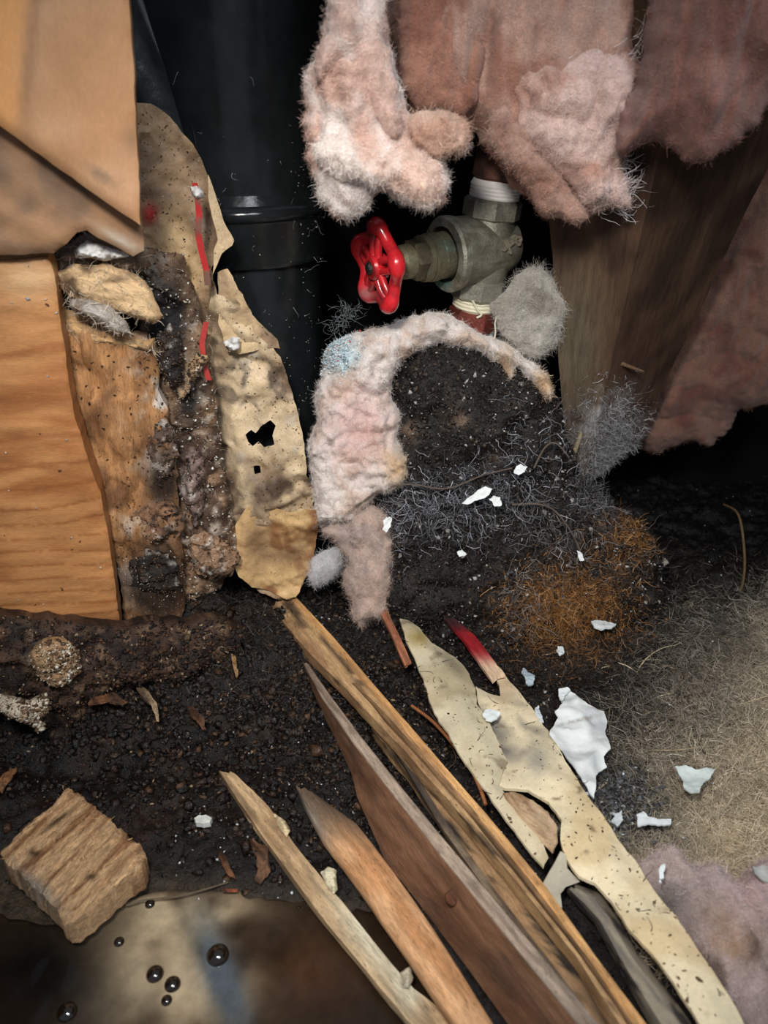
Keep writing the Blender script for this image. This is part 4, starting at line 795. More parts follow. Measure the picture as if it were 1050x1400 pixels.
o = chips('soil_clods', P + [0, 0, .001], RS(81).uniform(.002, .0075, n) * RS(84).uniform(.4, 1, n), np.array([(30, 22, 17), (46, 33, 24), (18, 15, 13), (72, 50, 34)], float)[RS(82).choice(4, n, p=[.36, .26, .28, .10])], 86, M['mud'], flatk=.55)
tag(o, 'wet dark clods and rotted scraps covering the left ground', 'debris')
# tan fibre mat at the right
def lay(name, P, L, rad, col, seed, label, cat='fibres', curl=.25, up=.18, seg=5, var=22):
    r = RS(seed); n = len(P); D = np.c_[r.normal(0, 1, (n, 2)), r.uniform(-.1, up * 2, n)]
    pa = walk(P + [0, 0, .0004], D, L * r.uniform(.4, 1.5, n), seg, curl, seed + 1, pull=np.array([0, 0, -.05]), floor=floorz)
    C = col(*proj(P), P) if callable(col) else np.tile(np.array(col, float), (n, 1))
    o = ribbons(name, pa, rad * r.uniform(.7, 1.6, n), M['root'], np.clip(C + r.normal(0, var, (n, 1)), 3, 255), seed=seed); return tag(o, label, cat, kind='stuff')
tanm = lambda x, y: sst(x * .9 + y * .55, 1220, 1420) * sst(x, 700, 830) * sst(y, 750, 860)
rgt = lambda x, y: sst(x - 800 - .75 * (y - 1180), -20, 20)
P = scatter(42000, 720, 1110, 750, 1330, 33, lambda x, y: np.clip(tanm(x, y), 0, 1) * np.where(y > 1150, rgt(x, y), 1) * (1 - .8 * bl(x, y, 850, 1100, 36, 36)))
lay('straw_fibres', P, .013, .00018, lambda x, y, P: mix(np.tile(np.array([100, 94, 86.]), (len(x), 1)), [214, 196, 166], np.clip(sst(x * .9 + y * .55, 1310, 1560) + .35 * fbm(P, 20, 3, 6), 0, 1)), 34, 'matted tan fibre mat at the right')
P = scatter(14000, 560, 1000, 700, 1180, 36, lambda x, y: np.clip(bl(x, y, 820, 900, 140, 120), 0, 1))
lay('dark_fibres', P, .010, .00016, (46, 40, 36), 37, 'black and brown fibre tangle between the heap and the tan mat')
P = scatter(6000, 640, 960, 700, 960, 39, lambda x, y: np.clip(bl(x, y, 775, 850, 65, 45), 0, 1))
lay('rust_fibres', P, .012, .00017, (146, 100, 56), 40, 'rust-orange fibre patch right of the black heap')
P = scatter(5000, 240, 560, 800, 1150, 43, lambda x, y: np.clip(bl(x, y, 390, 880, 130, 90), 0, 1))
lay('rootlets', P, .010, .00017, (54, 48, 44), 44, 'short dark rootlets on the soil left of the slats')
P = scatter(60, 820, 1050, 900, 1190, 46, None)
lay('straws', P, .034, .00040, (190, 172, 140), 47, 'a few long pale straws lying on the tan fibre mat', 'straw', .10, .1, 7)

# ------------------------------------------------------------------ puddle
WL = -.0035
def watc(x, y, P):
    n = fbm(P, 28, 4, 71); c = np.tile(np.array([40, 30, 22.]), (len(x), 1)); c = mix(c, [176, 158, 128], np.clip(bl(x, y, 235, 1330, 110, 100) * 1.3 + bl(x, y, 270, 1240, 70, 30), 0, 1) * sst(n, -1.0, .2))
    c = mix(c, [84, 92, 98], np.clip(bl(x, y, 305, 1340, 24, 80, -20) * 1.4, 0, 1)); c = mix(c, [70, 46, 30], bl(x, y, 430, 1330, 60, 60) * .8)  # blue-grey streak is a reflection painted into the water colour
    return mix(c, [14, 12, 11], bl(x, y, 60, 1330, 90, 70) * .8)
ou = [(-120, 1232), (0, 1248), (60, 1268), (110, 1262), (160, 1238), (200, 1222), (260, 1216), (330, 1214), (380, 1232), (420, 1226), (470, 1236), (530, 1256), (600, 1310), (740, 1500), (300, 1580), (-200, 1560)]
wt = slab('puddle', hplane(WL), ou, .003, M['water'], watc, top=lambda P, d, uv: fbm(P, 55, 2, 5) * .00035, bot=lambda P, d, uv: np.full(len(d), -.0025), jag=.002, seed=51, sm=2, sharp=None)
tag(wt, 'shallow muddy brown puddle in the bottom left corner', 'water')
bub = [(205, 1236, 8, 'dark bubble on the puddle close to the wood block'), (298, 1306, 17, 'largest dark bubble, over the blue-grey streak of the puddle'), (212, 1332, 13, 'big bubble at the upper left of the three-bubble cluster'), (236, 1346, 12, 'bubble at the right of the three-bubble cluster'), (228, 1368, 8, 'lowest small bubble of the three-bubble cluster'), (163, 1288, 8, 'bubble in the puddle below the right of the wood block'), (92, 1384, 14, 'glinting bubble near the bottom left corner')]
for x, y, r, lb in bub:
    c = Fp(x, y, WL); R = r * .00037; prof = [(-.0012, R * 1.0)] + [(R * .75 * math.sin(a), R * math.cos(a)) for a in np.linspace(0, 1.5, 9)]
    o = lathe('bubble', c, Zv, prof, M['drop'], (30, 22, 16), 24); tag(o, lb, 'bubble', 'bubbles on the puddle')

# ------------------------------------------------------------------ rotten sill and lumps at the left
def silc(x, y, P):
    n = fbm(P, 50, 4, 73); c = np.tile(np.array([70, 50, 38.]), (len(x), 1)); c = mix(c, [34, 24, 19], sst(n, -.3, .3)); c = mix(c, [140, 112, 84], sst(fbm(P, 120, 3, 74), .2, .6) * .6)
    return mix(c, [196, 180, 160], np.clip(bl(x, y, 30, 975, 34, 14) + bl(x, y, 65, 900, 30, 20), 0, 1) * sst(fbm(P, 200, 2, 3), -.2, .4) * .9)
sl = slab('rotten_sill', vplane(0, .425, 400, .50), [(-140, 838), (0, 840), (80, 848), (170, 858), (240, 850), (300, 846), (350, 862), (330, 890), (290, 905), (240, 930), (200, 925), (150, 950), (120, 980), (90, 985), (62, 1000), (40, 985), (20, 962), (-20, 980), (-140, 985)], .0026, M['rot'], silc,
          top=pillow(.018, .03, .007, 45, 77, .6, .006), bot=negp(.03, .03), jag=.003, seed=61, sharp=None)
tag(sl, 'crumbling dark sill of rotted wood under the pine board', 'sill')
P, Nn = pick(sl.name, 2600, 64); rs = RS(64)
chips('crumbs', P + Nn * .0006, rs.uniform(.0005, .0026, 2600), np.array([(150, 130, 104), (84, 58, 40), (50, 36, 28), (26, 20, 18)], float)[rs.choice(4, 2600, p=[.05, .25, .35, .35])], 65, parent=sl)
lp_ = slab('rubble_lump', vplane(0, .405, 400, .48), [(38, 895), (60, 878), (90, 876), (108, 890), (110, 912), (92, 930), (70, 936), (48, 920)], .002, M['rot'], (158, 126, 92), top=pillow(.012, .012, .004, 90, 78, .6, .004), bot=negp(.012, .012), jag=.0015, seed=62, sharp=None)
tag(lp_, 'tan crumbly lump on the rotten sill at the left', 'rubble')
lp_ = slab('rubble_lump', vplane(0, .395, 400, .47), [(-10, 948), (20, 955), (40, 962), (62, 950), (68, 968), (56, 978), (62, 994), (48, 1000), (34, 984), (14, 978), (-10, 966)], .0018, M['rot'], (186, 172, 152), top=pillow(.007, .008, .003, 110, 79, .6, .003), bot=negp(.007, .008), jag=.0015, seed=63, sharp=None)
tag(lp_, 'whitish crust hanging off the sill near the left edge', 'rubble')
for nm_ in ('rubble_lump', 'rubble_lump.001'):
    o = bpy.data.objects[nm_]; P, Nn = pick(nm_, 420, 5); chips('crumbs', P + Nn * .0004, RS(5).uniform(.0006, .0026, 420), np.array([(170, 150, 122), (120, 92, 66), (204, 194, 176), (80, 58, 42)], float)[RS(5).choice(4, 420)], 7, parent=o)
P, Nn = pick(lowp.name, 60, 12); chips('paint_flecks', P + Nn * .0003, RS(12).uniform(.0003, .0016, 60), np.array([(220, 214, 206), (160, 170, 176), (96, 60, 36)], float)[RS(12).choice(3, 60)], 13, parent=lowp)
P, Nn = pick(rp.name, 560, 14, lambda x, y: .1 + sst(x, 190, 240) + bl(x, y, 190, 760, 40, 60)); chips('crumbs', P + Nn * .0004, RS(14).uniform(.0003, .0014, 560), np.array([(210, 200, 188), (120, 90, 64), (60, 46, 38)], float)[RS(14).choice(3, 560, p=[.4, .3, .3])], 15, parent=rp)
def strip(name, pts, h, w, c, lb, cat, m='rot', t=.0014, seed=1):
    P = [Fp(x, y, h + dh) for x, y, dh in pts]; secs = []
    for i, p in enumerate(P):
        d = P[min(i + 1, len(P) - 1)] - P[max(i - 1, 0)]; d /= np.linalg.norm(d); s = np.cross(d, Zv); s /= np.linalg.norm(s); ww = w * (1 - .5 * abs(2 * i / (len(P) - 1) - 1))
        secs.append([p - s * ww - Zv * t, p - s * ww, p + s * ww, p + s * ww - Zv * t])
    o = loft(name, secs, M[m], wcol(c, tuple(q * .6 for q in c), (40, 30, 24), .8, 9), 24, 3, .0022, seed, jag=(.004, .004), f=260, sharp=50); return tag(o, lb, cat)
strip('bark_strip', [(182, 928, 0), (196, 945, .004), (212, 962, .004), (216, 985, 0)], .014, .0026, (160, 136, 104), 'twisted pale bark strip below the foot of the rotten post', 'bark')
strip('bark_strip', [(298, 1160, 0), (306, 1178, .003), (318, 1198, 0)], .003, .0018, (110, 72, 48), 'small curled brown strip left of the pale stick', 'bark')
strip('bark_strip', [(345, 1150, 0), (360, 1168, .003), (362, 1190, .001), (352, 1206, 0)], .004, .0042, (110, 78, 56), 'short reddish bark scrap touching the pale stick', 'bark')
strip('bark_strip', [(260, 968, 0), (272, 985, .002), (280, 998, 0)], .012, .0028, (104, 72, 50), 'reddish scrap of bark on the soil above the wood block', 'bark')
strip('wood_chip', [(306, 1216, 0), (328, 1216, 0)], .002, .0018, (150, 78, 52), 'tiny orange-red chip at the edge of the puddle', 'chip')
strip('wood_chip', [(318, 898, .002), (322, 908, .006), (323, 922, .002)], .020, .0026, (206, 160, 110), 'small golden chip on the soil left of the long slats', 'chip')
strip('wood_chip', [(125, 958, .0), (150, 952, .002), (172, 962, 0)], .024, .0045, (120, 80, 54), 'reddish wet chip under the middle of the sill', 'chip')
strip('wood_chip', [(0, 1080, .0), (10, 1064, .002), (18, 1052, 0)], .006, .003, (140, 96, 62), 'brown chip at the left frame edge above the wood block', 'chip')
def twig(pts, r, c, lb, h=.002, cat='twig'):
    o = pipe('twig', [Fp(x, y, h) for x, y in pts], r, M['root'], c, 7, None, 6); return tag(o, lb, cat)
twig([(172, 1238), (200, 1230), (240, 1226), (280, 1216), (312, 1206)], .0005, (96, 84, 66), 'thin straight twig lying along the edge of the puddle')
twig([(560, 1070), (620, 1045), (612, 1010), (585, 970)], .0004, (80, 60, 44), 'thin bent root between the tan slats and the cream strip', .006)
o = pipe('twig', [Fp(x, y, h) for x, y, h in [(563, 965, .02), (590, 985, .022), (615, 1012, .024), (640, 1045, .026), (655, 1075, .027), (664, 1100, .026)]], .0012, M['root'], (140, 88, 54), 8, None, 6); tag(o, 'reddish root along the left edge of the cream strip', 'root')
o = pipe('root', [Fp(x, y, h) for x, y, h in [(990, 690, .05), (1010, 705, .055), (1018, 760, .03), (1015, 800, .012), (1005, 815, .006)]], .0012, M['root'], (96, 76, 52), 8, None, 6); tag(o, 'brown root dangling in the dark hollow at the right', 'root')

# ------------------------------------------------------------------ wood block
bp0 = plane3(Fp(0, 1168, .024), Fp(96, 1078, .022), Fp(196, 1170, .024))
def blkc(x, y, P):
    n = fbm(N3((x * .73 - y * .68) / 120, (x * .68 + y * .73) / 9), 1, 4, 83); c = np.tile(np.array([196, 160, 120.]), (len(x), 1)); c = mix(c, [138, 100, 68], sst(n, -.1, .5)); c = mix(c, [74, 56, 40], np.clip(bl(x, y, 46, 1166, 7, 5) + bl(x, y, 124, 1198, 7, 4) + bl(x, y, 78, 1122, 26, 3, -38) + bl(x, y, 42, 1122, 8, 4, -40), 0, 1))
    return mix(c, [132, 124, 118], np.clip(bl(x, y, 50, 1215, 40, 14, 42), 0, 1) * .8)
wb = slab('wood_block', bp0, [(2, 1160), (22, 1140), (48, 1118), (70, 1096), (90, 1076), (98, 1076), (116, 1092), (136, 1106), (158, 1124), (180, 1144), (198, 1162), (192, 1182), (162, 1206), (130, 1232), (100, 1254), (90, 1256), (60, 1224), (30, 1194), (2, 1172)], .0014, M['offcut'], blkc,
          top=lambda P, d, uv: fbm(np.c_[uv[:, 0] * .25, uv[:, 1], 0 * d], 300, 4, 5) * .0026 - .0022 * np.exp(-d / .0018) - .004 * np.exp(-((uv[:, 1] - uv[:, 1].mean() - .013) / .0007) ** 2 - ((uv[:, 0] - uv[:, 0].mean()) / .008) ** 2), bot=lambda P, d, uv: np.full(len(d), -.020), jag=.0014, seed=71)
tag(wb, 'square offcut block of pale rough wood at the left above the puddle', 'wood')
fuzz(wb, 260, .004, .00018, (190, 150, 104), 72, 'splinters', lay=.7, curl=.2, m=M['root'])

# ------------------------------------------------------------------ fallen slats
# long slat with the pale edge
LA = [(368, 828), (424, 894), (471, 940), (560, 1034), (640, 1125), (700, 1198), (790, 1310), (846, 1400), (900, 1490)]
RA = [(398, 810), (452, 868), (505, 930), (590, 1028), (662, 1110), (745, 1212), (815, 1310), (882, 1400), (950, 1490)]
hA = [.020, .022, .024, .028, .032, .036, .042, .047, .052]
sa = loft('long_slat', [secf((*l, h), (*r, h + .001), .010) for l, r, h in zip(LA, RA, hA)], M['grain'], wcol((184, 150, 108), (146, 112, 80), (62, 50, 42), .75, 3), 120, 6, .0009, 3, jag=(.006, 0))
tag(sa, 'longest tan slat with a pale right edge, reaching up to the paper tip', 'slat')
edge = loft('pale_edge', [[Fp(r[0] - 9 - i * .8, r[1], h + .0005), Fp(r[0] - 5 - i * .4, r[1] - 2, h + .0035), Fp(r[0] + 1, r[1], h + .0030), Fp(r[0] + 2, r[1] + 2, h - .006)] for i, (r, h) in enumerate(zip(RA, hA))], M['grain'], wcol((236, 186, 126), (210, 160, 106), seed=5, ds=.2), 120, 3, .0006, 4, parent=sa)
groove = loft('middle_ridge', [[Fp(l[0] * .62 + r[0] * .38 - 4, l[1] * .62 + r[1] * .38, h), Fp(l[0] * .62 + r[0] * .38, l[1] * .62 + r[1] * .38, h + .0022), Fp(l[0] * .62 + r[0] * .38 + 5, l[1] * .62 + r[1] * .38, h + .0018), Fp(l[0] * .62 + r[0] * .38 + 7, l[1] * .62 + r[1] * .38, h - .001)] for l, r, h in list(zip(LA, RA, hA))[2:]], M['grain'], wcol((150, 118, 84), (110, 84, 60), seed=6), 90, 3, .001, 7, parent=sa, jag=(.008, 0))
# second layer slat
L2 = [(512, 1000), (560, 1062), (600, 1122), (648, 1188), (700, 1255), (760, 1332), (812, 1402), (870, 1490)]
R2 = [(520, 998), (575, 1056), (630, 1122), (690, 1196), (745, 1262), (805, 1336), (856, 1402), (920, 1490)]
s2_ = loft('under_slat', [secf((*l, h), (*r, h), .008) for l, r, h in zip(L2, R2, [.010, .014, .018, .022, .026, .030, .034, .038])], M['grain'], wcol((156, 124, 90), (96, 78, 60), (40, 36, 34), .9, 12), 90, 5, .0014, 13, jag=(.010, 0), f=200)
tag(s2_, 'mouldy grey-brown slat lying under the left side of the longest slat', 'slat')
L3 = [(545, 1030), (600, 1122), (660, 1206), (720, 1285), (790, 1372), (870, 1480)]
s3_ = loft('thin_splinter', [secf((x - 2, y, h), (x + 7, y - 1, h + .001), .003) for (x, y), h in zip(L3, [.016, .022, .027, .031, .036, .042])], M['grain'], wcol((120, 104, 86), (74, 66, 58), seed=15), 60, 3, .0008, 16, jag=(.012, 0))
tag(s3_, 'thin dark splinter between the brown board and the under slat', 'splinter')
# brown board on edge
BL = [(430, 950), (446, 985), (480, 1056), (489, 1091), (527, 1177), (574, 1237), (626, 1306), (673, 1370), (745, 1470)]
BT = [(415, 908), (440, 955), (484, 1018), (540, 1091), (600, 1168), (656, 1237), (729, 1327), (788, 1400), (860, 1490)]
BR = [(420, 906), (450, 948), (494, 1008), (552, 1080), (612, 1153), (676, 1230), (754, 1323), (818, 1400), (900, 1490)]
hb = [.003, .003, .003, .003, .003, .004, .006, .008, .010]; ht = [.012, .018, .026, .032, .038, .042, .047, .051, .056]
bb = loft('brown_board', [sec3((*a, p), (*b, q), (*c, q + .0005)) for a, b, c, p, q in zip(BL, BT, BR, hb, ht)], M['brownboard'], wcol((134, 98, 74), (108, 76, 56), (84, 66, 56), .5, 21), 120, 8, .0004, 22, jag=(.003, 0))
tag(bb, 'wide brown moulding board standing on edge with a grey top edge', 'board')
loft('grey_top_edge', [[Fp(*b, q + .0003), Fp(b[0] + 1, b[1] - 1, q + .0012), Fp(c[0] - 1, c[1], q + .0016), Fp(*c, q + .0006)] for b, c, q in zip(BT, BR, ht)], M['grain'], wcol((166, 148, 130), (138, 122, 108), seed=24, ds=.3), 120, 4, .0003, 25, parent=bb)
kn = Fp(618, 1228, .030); o = lathe('knot', kn, (CP - kn) / np.linalg.norm(CP - kn), [(-.002, .004), (.0006, .0036), (.0010, .002)], M['rot'], (84, 50, 32), 16, bb, dent=.0006)
# rounded batten
DL = [(405, 1074), (441, 1143), (493, 1211), (544, 1284), (600, 1366), (660, 1450)]; DR = [(428, 1080), (489, 1120), (540, 1186), (602, 1276), (678, 1396), (730, 1470)]
def batc(x, y, P, c): return mix(mix(c, [86, 74, 64], np.clip(sst(y, 1170, 1100), 0, 1) * .85), [206, 200, 190], bl(x, y, 425, 1120, 8, 40, -35) * .6)
ba = loft('round_batten', [secf((*l, h), (*r, h), .014) for l, r, h in zip(DL, DR, [.010, .014, .016, .019, .022, .025])], M['grain'], wcol((214, 166, 122), (188, 136, 92), (120, 84, 58), .3, 27, batc), 90, 6, .0005, 28, jag=(.006, 0), round_=5, sharp=60)
tag(ba, 'rounded light-brown batten with a blackened tip left of the brown board', 'batten')
# pale stick
EL = [(300, 1053), (347, 1126), (390, 1186), (441, 1254), (501, 1327), (557, 1396), (610, 1450)]; ER = [(320, 1056), (366, 1102), (400, 1152), (452, 1214), (512, 1290), (566, 1352), (650, 1420)]
es = loft('pale_stick', [secf((*l, h), (*r, h + .001), .006) for l, r, h in zip(EL, ER, [.012, .010, .009, .008, .007, .006, .005])], M['grain'], wcol((188, 158, 120), (160, 130, 96), (104, 84, 62), .5, 31, lambda x, y, P, c: mix(c, [204, 200, 176], np.clip(bl(x, y, 500, 1280, 20, 90, -35) + bl(x, y, 560, 1340, 20, 40), 0, 1) * .8)), 90, 5, .0008, 32, jag=(.006, 0), f=180)
tag(es, 'flat pale stick with a chipped side, leftmost of the fallen sticks', 'stick')
for pts, h, c, lb in [([(374, 1112), (392, 1122), (398, 1136), (392, 1146), (378, 1128)], .013, (204, 184, 146), 'flake'), ([(438, 1192), (448, 1184), (460, 1190), (462, 1216), (456, 1222), (444, 1208)], .012, (220, 210, 178), 'flake'), ([(548, 1330), (560, 1322), (566, 1336), (560, 1352), (550, 1350)], .010, (190, 180, 156), 'flake')]:
    slab(lb, hplane(h), pts, .0016, M['grain'], c, top=pillow(.003, .003, .001, 200, 5), bot=negp(.002, .003), jag=.0008, seed=35, parent=es)
# little red-brown splinter
o = loft('red_splinter', [secf((518, 832, .030), (528, 830, .031), .003), secf((536, 868, .028), (545, 864, .029), .003), secf((552, 906, .022), (562, 903, .023), .003)], M['grain'], wcol((184, 124, 92), (150, 96, 70), seed=36), 40, 3, .0008, 37, jag=(.006, .004))
tag(o, 'short reddish splinter leaning on the tip of the wool tail', 'splinter')
o = loft('red_tip_strip', [secf((608, 846, .022), (618, 842, .023), .002), secf((632, 872, .022), (648, 868, .023), .003), secf((652, 900, .022), (668, 894, .023), .003), secf((672, 930, .020), (690, 922, .021), .003)], M['grain'],
         lambda x, y, P: mix(mix(np.tile(np.array([206, 176, 146.]), (len(x), 1)), [150, 34, 40], sst(y, 915, 885)), [60, 34, 36], sst(y, 870, 850)), 50, 3, .0008, 38, jag=(.004, .004))
tag(o, 'narrow wood strip with a red painted tip at the top of the cream board', 'strip')

# ------------------------------------------------------------------ cream boards
def crc(x, y, P):
    n = fbm(P, 30, 4, 91); c = np.tile(np.array([232, 216, 180.]), (len(x), 1)); c = mix(c, [214, 192, 150], sst(n, -.2, .5))
    c = mix(c, [84, 82, 80], np.clip(bl(x, y, 700, 1000, 34, 46, -30) * 1.8, 0, 1) * sst(n, -.9, -.1)); c = mix(c, [120, 118, 112], np.clip(bl(x, y, 735, 1040, 16, 22), 0, 1) * .6); c = mix(c, [210, 184, 150], bl(x, y, 690, 935, 20, 30) * .8)
    c = mix(c, [120, 100, 76], sst(fbm(P, 120, 4, 93), .62, .8) * .8)
    return c
GP = plane3(Fp(680, 950, .014), Fp(985, 1400, .040), Fp(760, 930, .014))
gb = slab('cream_board', GP, [(664, 906), (684, 918), (702, 944), (726, 974), (748, 1003), (780, 1058), (815, 1113), (842, 1150), (870, 1188), (925, 1267), (972, 1333), (1011, 1400), (1060, 1480), (1000, 1480), (949, 1396), (901, 1325), (858, 1278), (835, 1235), (812, 1212), (790, 1204), (772, 1180), (766, 1156), (768, 1128), (750, 1102), (722, 1084), (690, 1082), (676, 1076), (690, 1052), (676, 1010), (660, 980), (652, 962), (650, 944), (664, 952), (684, 958), (682, 940)], .0026, M['cream'], crc, thick=.0022,
          top=lambda P, d, uv: .004 + .0035 * np.clip(d / .02, 0, 1) + fbm(P, 30, 3, 5) * .0018 + .0004 * fbm(P, 160, 2, 8), jag=.0007, seed=81)
tag(gb, 'long cream board with black flecks running to the bottom right', 'board')
def crh(x, y, P):
    n = fbm(P, 34, 4, 95); c = np.tile(np.array([206, 194, 164.]), (len(x), 1)); c = mix(c, [182, 168, 136], sst(n, -.2, .5)); c = mix(c, [150, 126, 70], bl(x, y, 572, 872, 16, 12) * .8)
    c = mix(c, [110, 96, 76], sst(fbm(P, 70, 4, 97), .45, .8) * .6); return mix(c, [110, 100, 84], np.clip(bl(x, y, 620, 910, 26, 10, 45), 0, 1) * .5)
HP = plane3(Fp(548, 850, .030), Fp(740, 1190, .024), Fp(640, 900, .024))
hs = slab('cream_strip', HP, [(546, 850), (556, 852), (572, 862), (590, 882), (622, 902), (640, 925), (650, 945), (650, 966), (668, 992), (680, 1020), (692, 1046), (680, 1076), (700, 1104), (724, 1128), (738, 1150), (748, 1178), (742, 1192), (730, 1180), (712, 1158), (690, 1128), (668, 1090), (652, 1068), (636, 1046), (612, 1010), (590, 972), (578, 930), (566, 900), (554, 880)], .0024, M['cream'], crh, thick=.0016,
          top=lambda P, d, uv: .002 + .003 * np.clip(d / .012, 0, 1) + fbm(P, 30, 3, 6) * .0022, jag=.0008, seed=83)
tag(hs, 'cream paper-faced strip lying left of the long cream board', 'strip')
fl_ = slab('curled_flap', plane3(Fp(690, 1090, .024), Fp(764, 1150, .030), Fp(740, 1095, .040)), [(680, 1092), (688, 1084), (712, 1082), (736, 1092), (756, 1108), (768, 1130), (768, 1152), (762, 1166), (750, 1152), (736, 1140), (722, 1132), (706, 1120), (690, 1108)], .0018, M['grain'], wcol((196, 170, 138), (140, 106, 78), (110, 80, 60), .6, 41), thick=.0012,
           top=lambda P, d, uv: .003 + .004 * np.sin(uv[:, 0] * 60) + fbm(P, 90, 3, 6) * .0014, jag=.0009, seed=85)
tag(fl_, 'torn brown-faced flap curling up beside the cream board', 'flap')
fl_ = slab('curled_ribbon', plane3(Fp(765, 1160, .034), Fp(750, 1225, .020), Fp(790, 1190, .026)), [(762, 1164), (768, 1168), (772, 1186), (790, 1205), (772, 1212), (766, 1222), (770, 1242), (758, 1236), (746, 1222), (742, 1208), (750, 1190)], .0018, M['cream'], (186, 178, 158), thick=.001, top=lambda P, d, uv: .002 + .004 * np.cos(uv[:, 0] * 90) + fbm(P, 80, 2, 8) * .001, jag=.0005, seed=86)
tag(fl_, 'grey curled paper ribbon under the torn flap', 'paper')
IL = [(772, 1218), (792, 1242), (812, 1262), (838, 1310), (868, 1366), (905, 1430), (940, 1490)]; IR = [(790, 1208), (820, 1222), (842, 1252), (872, 1304), (912, 1352), (955, 1412), (990, 1480)]
o = loft('grey_curled_strip', [[Fp(*l, h - .006), Fp((l[0] * .7 + r[0] * .3), (l[1] * .7 + r[1] * .3), h + .006), Fp((l[0] * .3 + r[0] * .7), (l[1] * .3 + r[1] * .7), h + .008), Fp(*r, h), Fp(r[0] - 4, r[1] + 2, h - .003), Fp((l[0] * .5 + r[0] * .5), (l[1] * .5 + r[1] * .5), h + .003)] for l, r, h in zip(IL, IR, [.014, .016, .018, .020, .024, .028, .032])], M['cream'],
         wcol((150, 140, 122), (108, 102, 94), (56, 54, 54), .9, 43), 80, 4, .0010, 44, jag=(.004, 0), sharp=50)
tag(o, 'grey rolled strip along the left side of the cream board', 'strip')

for ob_, n_ in ((gb, 190), (hs, 70)):
    P, Nn = pick(ob_.name, n_, 17); chips('flecks', P + Nn * .0002, RS(17).uniform(.0003, .0017, n_) * RS(18).uniform(.3, 1, n_), np.array([(36, 30, 26), (110, 84, 58)], float)[RS(17).choice(2, n_, p=[.7, .3])], 19, parent=ob_)
    P, Nn = pick(ob_.name, 26, 27); D = RS(27).normal(0, 1, P.shape); D -= (D * Nn).sum(1)[:, None] * Nn
    o = tubes('dark_hairs', walk(P + Nn * .0004, D, RS(28).uniform(.003, .012, 26), 6, .25, 29), np.full(26, .00025), M['root'], (50, 42, 36), ob_); o['kind'] = 'stuff'
P = scatter(1400, 790, 920, 1040, 1180, 52, lambda x, y: np.clip(bl(x, y, 850, 1105, 36, 36), 0, 1)); n = len(P)
o = chips('grey_grit', P + [0, 0, .001], RS(52).uniform(.0008, .0034, n), np.array([(56, 56, 58), (90, 92, 96), (34, 33, 34), (200, 206, 208)], float)[RS(53).choice(4, n, p=[.4, .3, .25, .05])], 54, flatk=.5)
tag(o, 'dark grey grit patch between the white sheet and the wool heap', 'debris')
# ------------------------------------------------------------------ white scraps
def scrap(name, pts, h, lb, c=(226, 232, 232), cat='scrap', T=.0012, seed=1, plane=None, cr=.0022, group=None):
    pl = plane or hplane(h); o = slab(name, pl, pts, .0007 if max(p[0] for p in pts) - min(p[0] for p in pts) < 22 else (.0011 if max(p[0] for p in pts) - min(p[0] for p in pts) < 60 else .0022), M['white'], c, thick=T, top=lambda P, d, uv: .0008 + (ridge(P, 45, 2, seed) - .4) * cr + fbm(P, 120, 2, seed) * .0006 + fbm(P, 420, 2, seed) * .0004, jag=.0009, seed=seed)
    return tag(o, lb, cat, group)
def paperc(x, y, P): return mix(mix(np.tile(np.array([228, 232, 230.]), (len(x), 1)), [196, 200, 200], sst(fbm(P, 60, 3, 3), 0, .6)), [120, 110, 100], bl(x, y, 790, 985, 34, 2, -14) * .6)
scrap('white_sheet', [(766, 950), (772, 944), (782, 948), (800, 962), (824, 976), (830, 988), (828, 1004), (832, 1016), (834, 1028), (826, 1036), (832, 1046), (822, 1052), (816, 1060), (812, 1092), (804, 1084), (790, 1062), (768, 1030), (752, 1008), (752, 1002), (764, 982), (758, 976), (770, 962)], .020, 'largest white crumpled paper sheet lying on the cream board edge', paperc, 'paper', .0010, 3, plane3(Fp(760, 1000, .024), Fp(810, 1088, .022), Fp(826, 985, .020)), .005)
scrap('white_scrap', [(924, 1048), (938, 1046), (952, 1052), (966, 1052), (978, 1054), (970, 1064), (962, 1070), (956, 1086), (944, 1086), (936, 1078), (936, 1064)], .022, 'jagged white scrap alone on the tan fibre mat', (206, 216, 212), seed=5)
scrap('white_scrap', [(870, 1112), (880, 1108), (886, 1116), (900, 1120), (918, 1120), (918, 1128), (902, 1130), (886, 1128), (872, 1130)], .018, 'white scrap between the big sheet and the lower right wool', seed=6)
scrap('white_scrap', [(842, 1112), (850, 1108), (852, 1122), (844, 1128), (838, 1122)], .016, 'small white flake in the grey patch by the cream board', (200, 206, 206), seed=7)
scrap('white_scrap', [(808, 850), (818, 848), (830, 850), (842, 853), (836, 860), (822, 862), (812, 857)], .024, 'thin white flake right of the rust-orange patch', seed=8)
scrap('white_scrap', [(762, 884), (770, 884), (772, 894), (766, 898), (760, 892)], .022, 'small white flake below the rust-orange patch', seed=9)
scrap('white_scrap', [(764, 942), (775, 940), (780, 944), (772, 950), (768, 956), (764, 950)], .026, 'tiny white triangle touching the top of the big sheet', seed=10)
scrap('white_scrap', [(730, 970), (736, 966), (740, 980), (744, 990), (738, 992), (732, 982)], .020, 'narrow white sliver left of the big sheet', (206, 214, 218), seed=11)
scrap('white_scrap', [(716, 912), (722, 918), (732, 924), (730, 936), (722, 940), (718, 928), (714, 918)], .016, 'bluish white flake above the cream board', (176, 192, 200), seed=12)
scrap('white_scrap', [(660, 978), (662, 970), (670, 966), (676, 970), (684, 974), (680, 982), (672, 986), (664, 984)], .033, 'bright white flake on the joint of the two cream pieces', (232, 238, 238), seed=13)
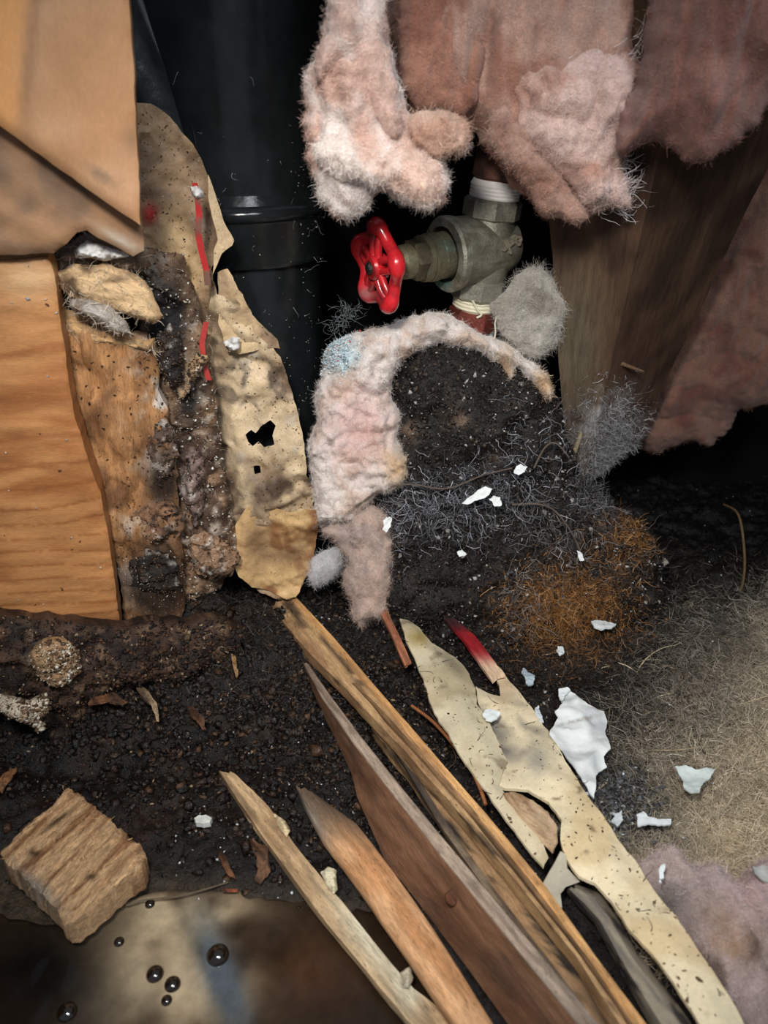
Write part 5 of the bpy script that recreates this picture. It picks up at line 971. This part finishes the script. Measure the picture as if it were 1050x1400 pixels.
scrap('white_pebble', [(266, 1116), (272, 1111), (282, 1112), (290, 1116), (288, 1124), (278, 1127), (268, 1124)], .010, 'lone white pebble-like lump between block and pale stick', (214, 218, 212), 'pebble', .004, 14)
scrap('white_scrap', [(900, 762), (908, 764), (914, 770), (904, 776), (898, 770)], .02, 'dull white flake at the rim of the dark hollow', (170, 160, 146), seed=15)
MQ = shift(MP, .052)
for pts, lb, sd_ in [([(632, 688), (642, 680), (654, 668), (664, 664), (672, 668), (668, 676), (652, 684), (640, 688)], 'long white shell-like flake on the grey root tangle', 21), ([(668, 682), (676, 678), (684, 680), (684, 690), (676, 692)], 'short white flake just right of the long shell-like flake', 22),
                     ([(704, 638), (712, 634), (720, 638), (718, 646), (708, 650), (702, 646)], 'white flake on the right shoulder of the heap', 23), ([(524, 712), (528, 707), (536, 708), (534, 720), (528, 728), (522, 724)], 'upright white flake at the left end of the grey root tangle', 24),
                     ([(624, 754), (632, 750), (636, 757), (628, 761)], 'tiny white flake in the black soil below the tangle', 25), ([(788, 752), (794, 754), (797, 765), (792, 767)], 'narrow white chip above the rust-orange patch', 26)]:
    scrap('white_flake', pts, 0, lb, (232, 236, 234), 'flake', .0012, sd_, MQ, .0015)

# ------------------------------------------------------------------ lower right wool
def lrc(x, y, P):
    n = fbm(P, 40, 4, 19); c = np.tile(np.array([196, 174, 168.]), (len(x), 1)); c = mix(c, [170, 150, 144], sst(n, -.2, .5)); c = mix(c, [206, 176, 172], bl(x, y, 1030, 1225, 40, 30))
    c = mix(c, [182, 142, 100], np.clip(bl(x, y, 985, 1290, 40, 34) * 1.3, 0, 1) * sst(n, -.5, .3)); c = mix(c, [96, 72, 60], sst(fbm(P, 70, 3, 8), .05, .5) * sst(y, 1240, 1300) * .8)
    return mix(c, [110, 104, 100], bl(x, y, 915, 1235, 26, 24) * .8)
wool('wool_heap', hplane(.012), [(868, 1196), (886, 1180), (905, 1168), (925, 1172), (945, 1190), (955, 1200), (975, 1200), (992, 1212), (1000, 1230), (1015, 1202), (1035, 1194), (1110, 1190), (1150, 1500), (1070, 1500), (1020, 1410), (985, 1350), (940, 1285), (905, 1235), (880, 1205)],
     .022, .02, 'lumpy pinkish grey wool heap in the bottom right corner', lrc, 45, 12000, .005, .0026, amp=.008, rid=.007, f=42, st=(1, 1, 1), bt=.012)
o = scrap('white_scrap', [(902, 1186), (908, 1182), (908, 1200), (902, 1206)], .036, 'white sliver stuck in the wool heap by the board', seed=31)
o = scrap('grey_flake', [(1028, 1186), (1060, 1184), (1060, 1206), (1040, 1202), (1030, 1196)], .038, 'grey flake on the wool heap at the right frame edge', (176, 178, 172), seed=32)
